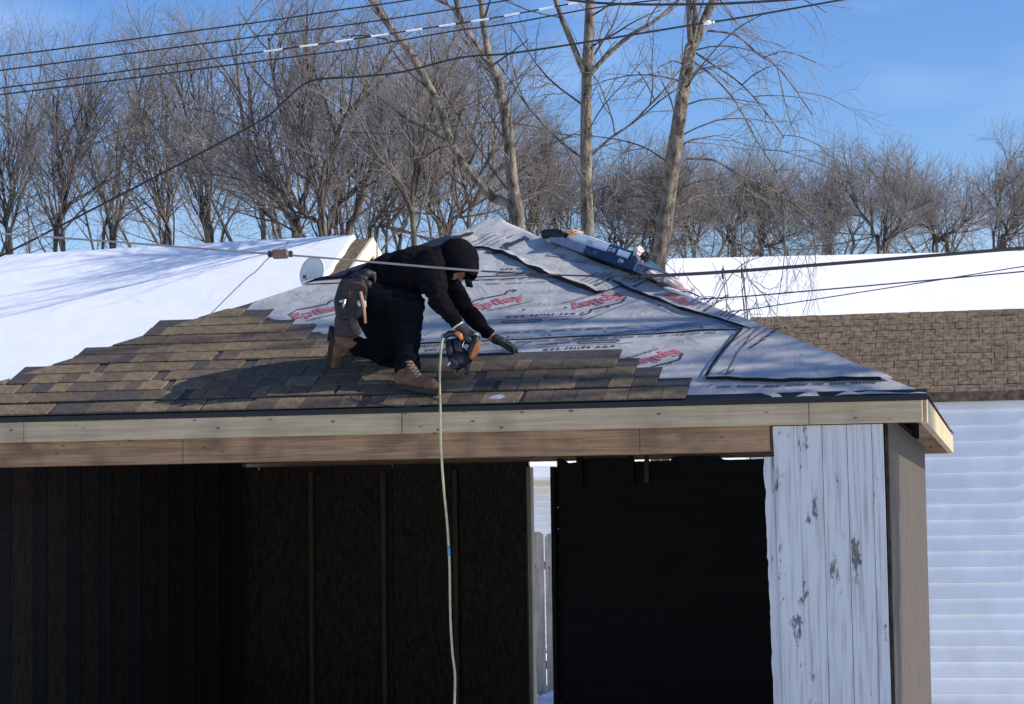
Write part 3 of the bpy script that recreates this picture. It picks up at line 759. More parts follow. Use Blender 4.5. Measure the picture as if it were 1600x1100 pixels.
while zz > .02:
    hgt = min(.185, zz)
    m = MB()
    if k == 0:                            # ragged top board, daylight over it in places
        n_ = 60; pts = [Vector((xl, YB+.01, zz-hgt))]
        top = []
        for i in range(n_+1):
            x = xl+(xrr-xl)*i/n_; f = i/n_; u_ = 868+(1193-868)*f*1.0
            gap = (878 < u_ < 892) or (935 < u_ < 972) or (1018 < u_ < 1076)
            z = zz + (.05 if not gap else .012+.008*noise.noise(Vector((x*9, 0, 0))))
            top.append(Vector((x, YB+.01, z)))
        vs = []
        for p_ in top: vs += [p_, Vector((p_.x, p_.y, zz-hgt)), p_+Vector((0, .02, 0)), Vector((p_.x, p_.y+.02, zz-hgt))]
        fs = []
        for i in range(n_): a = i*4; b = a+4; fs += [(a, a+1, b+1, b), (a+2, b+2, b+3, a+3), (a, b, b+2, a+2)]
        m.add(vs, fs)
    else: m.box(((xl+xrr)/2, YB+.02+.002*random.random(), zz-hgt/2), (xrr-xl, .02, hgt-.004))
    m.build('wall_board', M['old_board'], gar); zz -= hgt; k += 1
m = MB(); m.box(((-2.97+xg0-.03)/2, YB+.045, 1.2), (xg0-.03+2.97, .008, 2.42)); m.build('daylight_block', M['black'], gar)  # added black sheet, stops daylight showing between the panels
m = MB(); m.box(((xl+xrr)/2, YB+.045, zc/2-.03), (xrr-xl, .01, zc-.02-.04)); m.build('daylight_block', M['black'], gar)  # added black sheet, stops daylight between the old boards
xs, zs_ = LP(1011, 712, YB-.1); xs2, zs2 = LP(1011, 755, YB-.1)
panel((xs, YB-.12, (zs_+zs2)/2), (.035, .05, zs_-zs2), 'cleat', M['stud'])
for u in (905, 985): 
    xs = LP(u, 730, YB-.1)[0]; panel((xs, YB-.06, ztop-.12), (.05, .08, .24), 'cripple_stud', M['old_board'])
panel((0, 3.1, .02), (5.9, 5.9, .06), 'floor_slab', M['dark_floor'])
for k in range(7):                        # ceiling ties
    panel((-2.6+.86*k, 3.1, Z0-.05), (.038, 5.7, .09), 'ceiling_joist', M['stud'])
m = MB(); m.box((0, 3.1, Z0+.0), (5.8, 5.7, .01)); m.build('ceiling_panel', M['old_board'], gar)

# a dusting of ice on the lowest course
q = [st(758+x, y) for x, y in ((4, 631), (9, 627), (18, 625), (27, 624), (33, 628), (26, 631), (14, 631.5))]
m = MB(); c = Vector((sum(a for a, b in q)/7, sum(b for a, b in q)/7, 0)); vs = [rl(a, b, .031) for a, b in q]+[rl(c.x+(a-c.x)*.6, c.y+(b-c.y)*.6, .037) for a, b in q]+[rl(c.x, c.y, .038)]
m.add(vs, [(i, (i+1) % 7, 7+(i+1) % 7, 7+i) for i in range(7)]+[(7+i, 7+(i+1) % 7, 14) for i in range(7)])
o = m.build('ice_patch', M['greyblue_wrap'] if False else simple('dirty ice', (.42, .43, .47), .6, var=.3, scale=40), None, smooth=True); o.matrix_world = Matrix.Translation(gar.location) @ Matrix.Rotation(-YAW, 4, 'Z')
tag(o, 'small white patch of snow on the lowest row of shingles near the eave', 'snow patch')

# ------------------------------------------------------------------ bundles on the right hip
def world(p): return gar.location + Matrix.Rotation(-YAW, 3, 'Z') @ p
def bundle(name, label, cat, a, b, hgt, depth, segs, lift=0., tags=None, nsag=8, rough=.004):
    """a, b pixel ends of the lower edge, at image depth taken from the hip line"""
    pa = a; pb = b; ax = (pb-pa); L_ = ax.length; ax.normalize()
    side = Vector((-ax.y, ax.x, 0)).normalized()
    if side.y < 0: side = -side
    side = (side*cos(.42) - Vector((0, 0, sin(.42)))); side = (side-ax*side.dot(ax)).normalized()
    up = ax.cross(side)
    if up.z < 0: up = -up
    base = empty(name, pa, label, cat)
    Mx = Matrix((ax, side, up)).transposed()
    for nm, f0, f1, mk, lab in segs:
        m = MB(); n_ = 10; K = 20; vs = []
        for i in range(n_+1):
            x = L_*(f0+(f1-f0)*i/n_)
            for j in range(K):
                aa = 2*pi*j/K; cx = math.copysign(abs(cos(aa))**.14, cos(aa)); cy = math.copysign(abs(sin(aa))**.14, sin(aa))
                nn = rough*noise.noise(Vector((x*14, cx*2, cy*2+len(segs))))
                vs.append(Mx @ Vector((x, depth/2+cx*(depth/2+nn), hgt/2+cy*(hgt/2+nn)+lift)))
        fs = [(i*K+j, i*K+(j+1) % K, (i+1)*K+(j+1) % K, (i+1)*K+j) for i in range(n_) for j in range(K)]
        fs += [tuple(range(K))[::-1], tuple(range(n_*K, n_*K+K))]
        m.add(vs, fs); o = m.build(nm, M[mk], base)
        if lab: o['label'] = lab
    return base, Mx, L_
def hipW(u, dh=0, back=0):               # world point on the hip, shifted
    s, t = hipPt(u); p = world(rl(s, t, 0)); return p + Vector((0, 0, dh)) + NV*back
b1, Mx1, L1 = bundle('shingle_bundle', 'long bundle in grey, navy and grey-blue wrapping lettered IKO, lowest on the right hip', 'shingle bundle', hipW(858, .034, -.06), hipW(1040, .066, -.10), .064, .26,
    [('grey_wrapping', 0, .32, 'greyblue_wrap', None), ('navy_wrapping', .32, .75, 'navy_wrap', None), ('end_wrapping', .75, 1, 'greyblue_wrap', None)])
def facetext(base, Mx, body, x, z, size, mk, nm, flip=False, y=-.004, sx=1.):
    v, f = text2d(body, size, size*.012, 1.1); m = MB(); k = -1 if flip else 1
    m.add([Mx @ Vector((x+k*a*sx, y, z+k*b)) for a, b in v], f); return m.build(nm, M[mk], base)
facetext(b1, Mx1, 'IKO', L1*.82, .031, .066, 'black_print', 'printed_lettering', True, -.009, 1.2)
facetext(b1, Mx1, 'IKO', L1*.42, .031, .03, 'greyblue_wrap', 'printed_lettering', True, -.009)
facetext(b1, Mx1, 'IKO', L1*.64, .035, .034, 'white_wrap', 'printed_lettering', True, -.009)
b2, Mx2, L2 = bundle('shingle_bundle', 'upper bundle in white and teal wrapping with a white label, lying above the navy bundle', 'shingle bundle', hipW(884, .092, -.0), hipW(988, .106, .0), .085, .26,
    [('white_wrapping', 0, .60, 'white_wrap', None), ('teal_wrapping', .60, 1, 'teal_wrap', None)])
m = MB(); m.box(Mx2 @ Vector((L2*.84, -.006, .045)), (.001, .001, .001)); 
m = MB(); m.add([Mx2 @ Vector(p_) for p_ in ((L2*.76, -.008, .02), (L2*.93, -.008, .02), (L2*.93, -.008, .065), (L2*.76, -.008, .065))], [(0, 1, 2, 3)]); m.build('label_patch', M['white_wrap'], b2)
facetext(b2, Mx2, 'IKO', L2*.68, .045, .045, 'white_wrap', 'printed_lettering', True, -.010)
facetext(b2, Mx2, 'IKO', L2*.34, .042, .04, 'greyblue_wrap', 'printed_lettering', True, -.010)
b3, Mx3, L3 = bundle('shingle_bundle', 'third bundle half hidden at the right with torn white and teal wrapping', 'shingle bundle', hipW(992, .05, .08), hipW(1038, .035, .06), .075, .20,
    [('torn_wrapping', 0, .35, 'white_wrap', None), ('teal_wrapping', .35, .62, 'teal_wrap', None), ('pink_wrapping', .62, 1, 'pink_wrap', None)], rough=.02)
# black roll, cardboard
pa, pb = hipW(852, .02, -.02)+Vector((0, 0, .02)), hipW(886, .105, .02)
b4 = empty('black_roll', pa, 'short black roll of felt beside the upper end of the white bundle', 'felt roll')
m = MB(); q = pb-pa; m.tube([Vector((0, 0, .035)), q*.5+Vector((0, 0, .035)), q+Vector((0, 0, .02))], [.035, .039, .036], 14); m.build('roll', M['black'], b4)
m = MB(); m.tube([Vector((0, 0, .035))-q.normalized()*.004, Vector((0, 0, .035))+q.normalized()*.01], .018, 10); m.build('roll_core', M['cement_shingle'], b4)
pc = hipW(893, .158, .02)
m = MB()
for k in range(3): m.box(Vector((.02*k-.02, .01*k, .008*k)), (.10, .09, .006), Matrix.Rotation(.35-.1*k, 3, 'Y') @ Matrix.Rotation(.3*k, 3, 'Z'))
o = m.build('cardboard_scrap', M['card']); o.location = pc; tag(o, 'folded tan cardboard scrap on the top end of the white bundle', 'cardboard')
# crumpled pale wrap and loose shingles at the lower end
def crumple(name, label, cat, c, rx, ry, rz_, mk, seed, amp=.3, rot=0.):
    bm = bmesh.new(); bmesh.ops.create_icosphere(bm, subdivisions=4, radius=1)
    for v in bm.verts:
        n_ = noise.noise(v.co*1.9+Vector((seed, 0, 0)))+.6*noise.noise(v.co*4.3+Vector((0, seed, 0)))
        v.co *= 1+amp*n_; v.co = Matrix.Rotation(rot, 3, 'Y') @ Vector((v.co.x*rx, v.co.y*ry, v.co.z*rz_))
    me = bpy.data.meshes.new(name); bm.to_mesh(me); bm.free(); me.materials.append(M[mk])
    o = bpy.data.objects.new(name, me); COL.objects.link(o); o.location = c; tag(o, label, cat); return o
crumple('crumpled_wrapping', 'pinkish white crumpled plastic between the teal bundle and the tree trunk', 'plastic wrap', hipW(994, .185, .10), .045, .07, .06, 'pink_wrap', 3)
crumple('crumpled_wrapping', 'long pinkish white torn plastic trailing down the right hip past the last bundle', 'plastic wrap', hipW(1044, .085, .03), .14, .09, .035, 'pink_wrap', 7, .3, .42)
crumple('crumpled_wrapping', 'thin white plastic tail at the lower end of the right hip', 'plastic wrap', hipW(1066, .03, .02), .12, .06, .014, 'white_wrap', 9, .3, .42)
o = crumple('black_scrap', 'crumpled black scrap just left of the thick tree trunk above the bundles', 'scrap', hipW(1006, .195, .12), .035, .05, .03, 'black', 12, .5)
p5 = hipW(1028, .0, -.02)
b5 = empty('loose_shingles', p5, 'few loose brown shingles sticking out from under the white plastic on the right hip', 'shingles')
ax5 = (hipW(1055)-p5).normalized()
for k in range(3):
    m = MB(); pts = [Vector((0, 0, .012+.012*k)), ax5*.06+Vector((0, 0, .03+.01*k)), ax5*.14+Vector((0, 0, .018+.01*k)), ax5*.2+Vector((0, 0, .004+.008*k))]
    vs = []; 
    for p_ in pts: vs += [p_+NV*(-.03), p_+NV*.2, p_+NV*.2+Vector((0, 0, .008)), p_+NV*(-.03)+Vector((0, 0, .008))]
    fs = [(i*4+j, i*4+(j+1) % 4, (i+1)*4+(j+1) % 4, (i+1)*4+j) for i in range(3) for j in range(4)]+[(0, 1, 2, 3), (12, 13, 14, 15)]
    m.add(vs, fs); m.build('shingle', M['cement_shingle'], b5)

# ------------------------------------------------------------------ trees
def tubes_np(branches, name, mt, parent, sides=3):
    """branches: list of (points, radii)"""
    V = []; Fs = []; base = 0
    for pts, rad in branches:
        k = len(pts); P_ = np.array([tuple(p) for p in pts], dtype=np.float64)
        Dm = np.gradient(P_, axis=0); Dm /= (np.linalg.norm(Dm, axis=1, keepdims=True)+1e-9)
        ref = np.array([0, 0, 1.]) if abs(Dm[0, 2]) < .8 else np.array([1., 0, 0])
        X = np.cross(Dm, ref); X /= (np.linalg.norm(X, axis=1, keepdims=True)+1e-9); Y = np.cross(X, Dm)
        a = np.arange(sides)*2*pi/sides
        ring = P_[:, None, :] + (X[:, None, :]*np.cos(a)[None, :, None]+Y[:, None, :]*np.sin(a)[None, :, None])*np.array(rad)[:, None, None]
        V.append(ring.reshape(-1, 3)); i = np.arange(k-1)[:, None]*sides; j = np.arange(sides)[None, :]; j2 = (j+1) % sides
        q = np.stack([i+j, i+j2, i+sides+j2, i+sides+j], -1).reshape(-1, 4)+base; Fs.append(q); base += k*sides
    V = np.concatenate(V); Q = np.concatenate(Fs); me = bpy.data.meshes.new(name)
    me.vertices.add(len(V)); me.vertices.foreach_set('co', V.ravel().astype(np.float32))
    me.loops.add(Q.size); me.loops.foreach_set('vertex_index', Q.ravel().astype(np.int32))
    me.polygons.add(len(Q)); me.polygons.foreach_set('loop_start', np.arange(0, Q.size, 4, dtype=np.int32)); me.polygons.foreach_set('use_smooth', np.ones(len(Q), bool))
    me.update(calc_edges=True); me.materials.append(mt)
    o = bpy.data.objects.new(name, me); COL.objects.link(o); o.parent = parent; return o
def rv(r): return Vector((r.gauss(0, 1), r.gauss(0, 1), r.gauss(0, 1))).normalized()
def grow(stem, r0, r1, rng, lv, out, cfg, depth=0):
    """stem: points; spawns children along it"""
    k = len(stem); n_ = cfg['n'][depth]
    tot = sum((stem[i+1]-stem[i]).length for i in range(k-1))
    n_ = max(1, int(n_*min(1.6, tot/cfg['ref'][depth])))
    for c in range(n_):
        f = cfg['f0'][depth]+(1-cfg['f0'][depth])*(c+rng.random())/n_; x = f*(k-1); i = min(k-2, int(x)); p = stem[i].lerp(stem[i+1], x-i)
        d0 = (stem[i+1]-stem[i]).normalized(); side = d0.cross(rv(rng))
        if side.length < .05: continue
        side.normalize(); side.y *= .75
        ang = rng.uniform(*cfg['ang'][depth]); d = (d0*cos(ang)+side*sin(ang)); d.z += cfg['up'][depth]; d.normalize()
        ln = cfg['len'][depth]*rng.uniform(.55, 1.25)*(1-.45*f); segs = cfg['seg'][depth]; pts = [p]; q = p.copy()
        for s_ in range(segs):
            d = (d + rv(rng)*cfg['wig'][depth] + Vector((0, 0, cfg['bend'][depth]))).normalized(); q = q + d*(ln/segs); pts.append(q.copy())
        rb = min(cfg['r'][depth]*rng.uniform(.7, 1.2), (r0+(r1-r0)*f)*.75); re = max(.0022, rb*.35)
        out[depth].append((pts, [rb+(re-rb)*s_/segs for s_ in range(segs+1)]))
        if depth+1 < lv: grow(pts, rb, re, rng, lv, out, cfg, depth+1)
BG = dict(n=[12, 6, 4], ref=[3., 1.2, .65], f0=[.12, .15, .1], ang=[(.3, .85), (.35, .95), (.4, 1.05)], up=[.12, .05, .05], len=[2.1, 1.15, .62], seg=[7, 5, 3], wig=[.15, .17, .2], bend=[.035, .02, .015], r=[.020, .0085, .0045])
def tree(name, label, cat, stems, Y, cfg, seed, group=None, barkm='bark_bg', twigm='twig', base=None, sides=8, jit=.5, twig_stuff=True, extra=None):
    rng = random.Random(seed); out = [[], [], []]; tr = []
    if base is None: b_ = at(*stems[0][0][0][:2], Y); base = Vector((b_.x, b_.y, 0))
    root = empty(name, base, label, cat, group)
    for pts, w0, w1 in stems:
        n_ = len(pts); ys = [Y + (p[2] if len(p) > 2 else jit*rng.uniform(-1, 1)*(i/n_)) for i, p in enumerate(pts)]
        P_ = [at(p[0], p[1], y)-base for p, y in zip(pts, ys)]
        if P_[0].z > 0 and pts[0][1] > 330: P_ = [Vector((P_[0].x*.9, P_[0].y, 0)), Vector((P_[0].x*.97, P_[0].y, P_[0].z*.6))]+P_
        P_ = catmull(P_, 3); sc = Y/FPX/2; k = len(P_)
        rad = [(w0+(w1-w0)*i/(k-1))*sc*(1+.07*noise.noise(P_[i]*3)) for i in range(k)]
        if w1 > 6: P_ = P_ + [P_[-1]+(P_[-1]-P_[-2]).normalized()*rad[-1]*.8]; rad = rad + [rad[-1]*.25]
        tr.append((P_, rad)); grow(P_[3:] if len(P_) > 12 else P_, w0*sc, w1*sc, rng, 3, out, cfg)
    tubes_np(tr, 'trunk', M[barkm], root, sides)
    if out[0]:
        o = tubes_np(out[0], 'limbs', M['bark_bg'], root, 5)
        if len(out[0]) < 5 or name == 'vine_tangle': o['kind'] = 'stuff'
    o = tubes_np(out[1]+out[2], 'twigs', M[twigm], root, 3); o['kind'] = 'stuff'
    return root

GB = 'bare background trees behind the houses'
stems = [
 ('slim bare tree at the far left edge of the trees above the snowy roof', [([(412, 377), (408, 328), (399, 296), (389, 250), (380, 200), (372, 120), (368, 60)], 8, 3), ([(440, 378), (425, 345), (411, 320)], 4, 3)], 41, 1),
 ('bare tree with crossing leaning stems above the middle of the left snowy roof', [([(462, 375), (450, 338), (435, 307), (418, 267), (406, 234), (395, 190), (388, 120)], 11, 3), ([(470, 375), (456, 328), (448, 286), (458, 238), (443, 192), (436, 162), (425, 110), (420, 60)], 7, 3), ([(466, 350), (480, 290), (486, 230), (487, 170), (490, 110), (500, 50)], 6, 2)], 39, 2),
 ('bare forked tree whose low stem leans far left, left of the gable', [([(504, 375), (479, 338), (450, 311), (420, 280), (395, 262)], 8, 3), ([(508, 375), (503, 338), (506, 265), (525, 219), (540, 181), (560, 156), (590, 115), (612, 70)], 8, 3), ([(500, 340), (488, 280), (470, 225), (468, 160), (476, 90), (480, 40)], 5, 2)], 38, 3),
 ('broad bare tree leaning right, rising directly over the left end of the gable', [([(544, 375), (556, 338), (575, 280), (596, 234), (607, 211), (627, 192), (657, 154), (685, 100)], 12, 4), ([(512, 358), (537, 313), (565, 284), (581, 263), (590, 220), (588, 160)], 7, 3), ([(598, 232), (600, 190), (590, 130), (575, 80)], 5, 2)], 40, 4),
 ('two stemmed bare tree just right of the cream gable', [([(577, 374), (588, 342), (615, 296), (640, 255), (655, 215)], 6, 3), ([(586, 378), (606, 353), (638, 315), (668, 280)], 6, 3)], 42, 5),
 ('dark upright bare tree rising behind the worker\'s back', [([(647, 382), (644, 328), (646, 286), (657, 234), (663, 206), (667, 181), (675, 140), (680, 90)], 9, 3), ([(643, 330), (627, 286), (609, 255)], 6, 3), ([(663, 208), (690, 180), (712, 165)], 4, 2)], 36, 6),
 ('crooked bare tree above the worker\'s hood', [([(690, 374), (671, 326), (680, 280), (688, 246), (700, 200), (705, 150)], 6, 3), ([(704, 366), (717, 338), (740, 290), (765, 245), (780, 200)], 5, 3)], 37, 7),
 ('slender bare tree over the peak of the garage roof', [([(732, 357), (736, 328), (723, 284), (728, 240), (745, 190), (750, 140)], 7, 3), ([(736, 328), (752, 290), (775, 265)], 4, 3)], 41, 8),
]
for lab, stl, Y, sd_ in stems: tree('bare_tree', lab, 'tree', [(p_, a_*1.25, b_*1.1) for p_, a_, b_ in stl], Y, BG, sd_, GB, twigm='twig_red' if sd_ % 2 else 'twig')
rngT = random.Random(5)
def rnd_tree(u, top, Y, seed, label, cfg=BG, w0=7, base_v=385, n_st=3, spread=40):
    r = random.Random(seed); stl = []
    for k in range(n_st):
        du = spread*r.uniform(-1.5, 1.5); pts = []; n_ = 6; dt = r.uniform(0, 70); u0 = r.uniform(-12, 12)
        for i in range(n_+1):
            f = i/n_; pts.append((u+u0+du*f**1.3+r.uniform(-6, 6), base_v+(top+dt-base_v)*f))
        stl.append((pts, w0*(1-.2*k), 2))
    return tree('bare_tree', label, 'tree', stl, Y, cfg, seed, GB, twigm='twig_red' if seed % 2 else 'twig')
low = dict(BG); low = {**BG, 'n': [12, 8, 6], 'len': [1.3, .75, .45], 'ref': [2., .9, .5], 'r': [.014, .008, .0045]}
rnd_tree(535, 110, 47, 21, 'faint bare tree filling the gap behind the leaning stems at left')
rnd_tree(620, 110, 48, 23, 'faint bare tree far behind the worker\'s back')
rnd_tree(700, 130, 46, 31, 'faint bare tree between the long leaning limb and the hood')
rnd_tree(835, 175, 44, 24, 'low bare tree between the forked trunk and the straight trunk', low, 6)
rnd_tree(878, 215, 45, 25, 'low twiggy tree just left of the straight trunk', low, 5)
rnd_tree(960, 258, 46, 26, 'low twiggy tree just right of the straight trunk', low, 5, 395, 3, 45)
rnd_tree(1010, 262, 44, 27, 'low twiggy tree left of the thick leaning trunk', low, 5, 395)
rnd_tree(1085, 278, 45, 28, 'low twiggy tree just right of the thick leaning trunk', low, 5, 395)
rnd_tree(1140, 272, 47, 29, 'low reddish twiggy tree over the right snowy roof', low, 5, 395, 3, 45)
rnd_tree(1200, 280, 46, 30, 'low bare tree at the right end of the snowy roof', low, 5, 395, 3, 50)
for i, (u, tp_) in enumerate(((330, 60), (255, 110), (170, 70), (90, 120), (15, 90), (1290, 290), (1380, 250), (1470, 280), (1560, 240))):
    lb = ['nearest bare tree beyond the left end of the trees', 'second bare tree out to the left', 'third bare tree out to the left', 'fourth bare tree out to the left', 'outermost bare tree at far left', 'first bare tree out to the right over the snowy roof', 'second bare tree out to the right', 'third bare tree out to the right', 'outermost bare tree at far right'][i]
    rnd_tree(u, tp_, 43+(i % 3)*2, 60+i, lb, BG if u < 400 else low, 8, 388, 3, 55)

# far woods: one mass of bare crowns filling in behind the single trees
wr_ = random.Random(77); wout = [[], [], []]; wst = []
WD = dict(n=[9, 6, 5], ref=[2.4, 1.1, .5], f0=[.03, .1, .1], ang=[(.4, 1.15), (.4, 1.1), (.5, 1.2)], up=[.05, .05, .0], len=[1.7, .95, .5], seg=[5, 4, 3], wig=[.12, .14, .16], bend=[.05, .03, .02], r=[.014, .0075, .0046])
for k in range(58):
    if k % 2 and k < 29: continue
    u = -30+1680*(k+wr_.random())/58; Yw = wr_.uniform(50, 64)
    top = (wr_.uniform(190, 290) if u < 800 else wr_.uniform(225, 310) if u < 930 else wr_.uniform(285, 335)); lean = wr_.uniform(-110, 110)
    P_ = catmull([at(u+lean*f+wr_.uniform(-4, 4), 430+(top-430)*f, Yw) for f in (0, .25, .5, .75, 1)], 3); r0_ = wr_.uniform(.035, .06)
    wst.append((P_, [r0_*(1-.8*i/(len(P_)-1)) for i in range(len(P_))])); grow(P_, r0_, .008, wr_, 3, wout, WD)
o = tubes_np(wst+wout[0], 'distant_woods', M['bark_bg'], None, 4); tag(o, kind='stuff'); o2 = tubes_np(wout[1]+wout[2], 'distant_twigs', M['twig'], None, 3); tag(o2, kind='stuff')
# foreground trunks
FG = dict(n=[8, 6, 4], ref=[3., 1.2, .6], f0=[.25, .2, .15], ang=[(.6, 1.2), (.4, 1.), (.4, 1.)], up=[.1, .05, .0], len=[1.5, .7, .35], seg=[7, 5, 4], wig=[.14, .16, .2], bend=[.03, .02, .02], r=[.014, .0075, .0042])
tree('bare_tree', 'forked bare tree with a long limb leaning left over the garage peak', 'tree', [
 ([(813, 372), (800, 280), (793, 200), (778, 130), (766, 98)], 21, 15), ([(807, 350), (770, 310), (735, 270), (705, 225), (690, 175), (665, 125), (635, 75), (600, 30), (580, 0), (550, -50)], 17, 9),
 ([(767, 102), (757, 50), (752, 0), (749, -50)], 11, 8), ([(767, 105), (745, 72), (722, 35), (713, 0), (705, -45)], 10, 8), ([(722, 38), (706, 12), (690, 3), (665, -8)], 6, 4),
 ([(703, 228), (685, 232), (665, 245), (650, 258)], 4, 2)], 27.5, FG, 101, barkm='bark', jit=.2)
tree('bare_tree', 'straight bare tree with paired rising limbs, middle of the three tall trunks', 'tree', [
 ([(919, 385), (916, 300), (916, 200), (917, 120), (920, 60), (922, 0), (923, -60)], 23, 14), ([(912, 112), (895, 70), (880, 35), (868, 0), (853, -45)], 10, 7),
 ([(924, 114), (945, 90), (985, 55), (1020, 35), (1050, 10), (1085, -25)], 8, 5), ([(910, 247), (880, 225), (850, 195), (820, 160), (800, 130), (775, 95)], 4.5, 2.5),
 ([(922, 245), (955, 215), (985, 195), (1010, 170), (1040, 138), (1065, 105)], 4.5, 2.5), ([(961, 210), (955, 180), (938, 135), (928, 118)], 2.5, 2), ([(1024, 158), (1010, 130), (998, 112)], 2.5, 2)], 27.8, FG, 102, barkm='bark', jit=.15)
DR = dict(n=[11, 6, 5], ref=[3., 1.2, .6], f0=[.4, .2, .15], ang=[(.8, 1.5), (.4, 1.), (.4, 1.)], up=[.12, -.05, -.05], len=[1.8, .8, .4], seg=[9, 6, 4], wig=[.1, .14, .18], bend=[-.09, -.07, -.05], r=[.011, .0065, .004])
tree('bare_tree', 'thickest bare trunk leaning right with drooping twigs, in front of the snowy roof', 'tree', [
 ([(1026, 440), (1030, 405), (1037, 360), (1045, 300), (1053, 240), (1062, 180), (1071, 120), (1080, 72)], 31, 19), ([(1080, 78), (1077, 40), (1076, 0), (1073, -50)], 10, 8), ([(1082, 76), (1086, 30), (1085, 0), (1088, -50)], 9, 7),
 ([(1082, 76), (1095, 45), (1106, 18), (1116, -4), (1130, -50)], 15, 11), ([(1072, 248), (1115, 250), (1150, 270), (1213, 300), (1270, 340)], 4, 2.5), ([(1084, 80), (1110, 98), (1150, 125), (1185, 160), (1225, 215)], 4, 2),
 ([(1105, 48), (1150, 55), (1185, 85), (1220, 110), (1270, 180)], 4, 2), ([(1082, 95), (1115, 120), (1150, 160), (1180, 215), (1215, 270)], 3.5, 2)], 25.8, DR, 103, barkm='bark', jit=.3)
# slender saplings and hanging vines in front of the right snowy roof
VN = dict(n=[4, 3, 2], ref=[1., .5, .3], f0=[.1, .1, .1], ang=[(.5, 1.2), (.5, 1.), (.5, 1.)], up=[0, 0, 0], len=[.5, .25, .15], seg=[6, 4, 3], wig=[.2, .2, .2], bend=[-.05, -.05, 0], r=[.004, .003, .0024])
tree('vine_tangle', 'tangle of thin hanging twigs in front of the right snowy roof', 'vine', [([(1130, 428), (1137, 455), (1135, 480), (1142, 500)], 1.6, 1.), ([(1160, 425), (1163, 455), (1170, 480), (1175, 510)], 1.8, 1.), ([(1162, 430), (1178, 455), (1185, 480), (1192, 515)], 1.6, 1.),
 ([(1060, 438), (1082, 445), (1105, 470), (1118, 490)], 1.8, 1.2), ([(1160, 455), (1185, 452), (1200, 475), (1208, 505)], 2, 1.2), ([(1000, 500), (1025, 430), (1060, 395), (1100, 380)], 2, 1.2), ([(1098, 520), (1115, 480), (1135, 440), (1165, 410), (1213, 395)], 2, 1.5), ([(1068, 500), (1062, 470), (1050, 440), (1030, 415)], 1.8, 1.)],
 22., VN, 104, barkm='twig', jit=.1, sides=5, base=Vector((8.0, 22, 0)))
# garden tree out of frame to the right; its branches streak the lower right of the roof with shade
ST = dict(n=[18, 9, 6], ref=[3., 1.2, .6], f0=[.2, .2, .15], ang=[(.4, .9), (.4, 1.), (.4, 1.)], up=[.15, .1, 0], len=[1.6, .8, .4], seg=[6, 4, 3], wig=[.14, .16, .2], bend=[.04, .02, 0], r=[.05, .022, .009])
rt = empty('bare_tree', Vector((8.6, 12.4, 0)), 'bare garden tree beyond the right side of the garage', 'tree')
rg = random.Random(8); out = [[], [], []]; trk = []
for k in range(4):
    a = k*1.7; P_ = catmull([Vector((0, 0, 0)), Vector((.05, 0, 1.8)), Vector((cos(a)*.5, sin(a)*.5, 3.8)), Vector((cos(a)*1.0, sin(a)*1.0, 6.2)), Vector((cos(a)*1.4, sin(a)*1.4, 9.2))], 4)
    trk.append((P_, [.13-.1*i/(len(P_)-1) for i in range(len(P_))])); grow(P_[6:], .08, .03, rg, 3, out, ST)
tubes_np(trk, 'trunk', M['bark'], rt, 9); tubes_np(out[0], 'limbs', M['bark'], rt, 5); o = tubes_np(out[1]+out[2], 'twigs', M['twig'], rt, 3); o['kind'] = 'stuff'

# ------------------------------------------------------------------ cables
def cable(label, pts, Y, r, mt='black_cable', name='overhead_cable', sub=6, group=None):
    P_ = [at(p[0], p[1], (p[2] if len(p) > 2 else Y)) for p in pts]; P_ = catmull(P_, sub); b = P_[0].copy()
    m = MB(); m.tube([p-b for p in P_], r, 6); o = m.build(name, M[mt], smooth=True); o.location = b; return tag(o, label, 'cable', group)
cable('topmost thin cable crossing the upper left of the sky', [(-300, 120), (0, 88), (387, 37), (520, 17), (640, 0), (900, -45), (1300, -110)], 19, .0065)
cable('second thin cable from the top, crossing the upper left sky', [(-300, 145), (0, 110), (387, 59), (520, 42), (620, 28), (760, 6), (900, -18), (1300, -80)], 19.3, .0065)
dash = cable('third cable from the top, hung with short bright sleeves', [(-300, 175), (0, 138), (387, 84), (520, 66), (640, 48), (760, 30), (880, 8), (1000, -14), (1300, -60)], 19.6, .0065)
dp_ = [(412, 77, 441, 77), (468, 71, 497, 69), (524, 64, 552, 61), (580, 55, 608, 51), (634, 47, 660, 45), (686, 39, 712, 35), (736, 30, 764, 27), (788, 21, 812, 17), (842, 13, 866, 9), (888, 6, 912, 1)]
for u0, v0, u1, v1 in dp_:
    # sleeve pieces sit on the cable line
    def yv(u):
        xs = [387, 520, 640, 760, 880, 1000]; ys = [84, 66, 48, 30, 8, -14]; return float(np.interp(u, xs, ys))
    m = MB(); a = at(u0, yv(u0), 19.6)-dash.location; b = at(u1, yv(u1), 19.6)-dash.location; m.tube([a, b], .0085, 6); m.build('sleeve', M['white_sleeve'], dash)
cable('fourth thin cable from the top, just under the sleeved one', [(-300, 180), (0, 148), (387, 98), (480, 86), (560, 75), (700, 50), (800, 36), (920, 14), (1010, 2), (1300, -30)], 20, .007)
cable('cable that climbs from the left edge and bends to run right below the others', [(-200, 500), (100, 350), (387, 200), (440, 162), (485, 127), (560, 120), (630, 112), (720, 90), (800, 83), (940, 62), (1075, 40), (1213, 18), (1700, -70)], 18, .0085, sub=5)
cable('dark cable across the top right corner of the sky', [(700, -60), (840, -14), (915, 3), (1050, 7), (1213, 1), (1500, -25)], 18.5, .011)
cable('faint thin cable dipping across the tree crowns at mid height', [(300, 170), (480, 200), (560, 207), (640, 209), (720, 196), (800, 192), (900, 215)], 30, .006)
ins = empty('cable_insulator', at(1106, 36, 18), 'small white insulator on the cable beside the thick trunk', 'insulator')
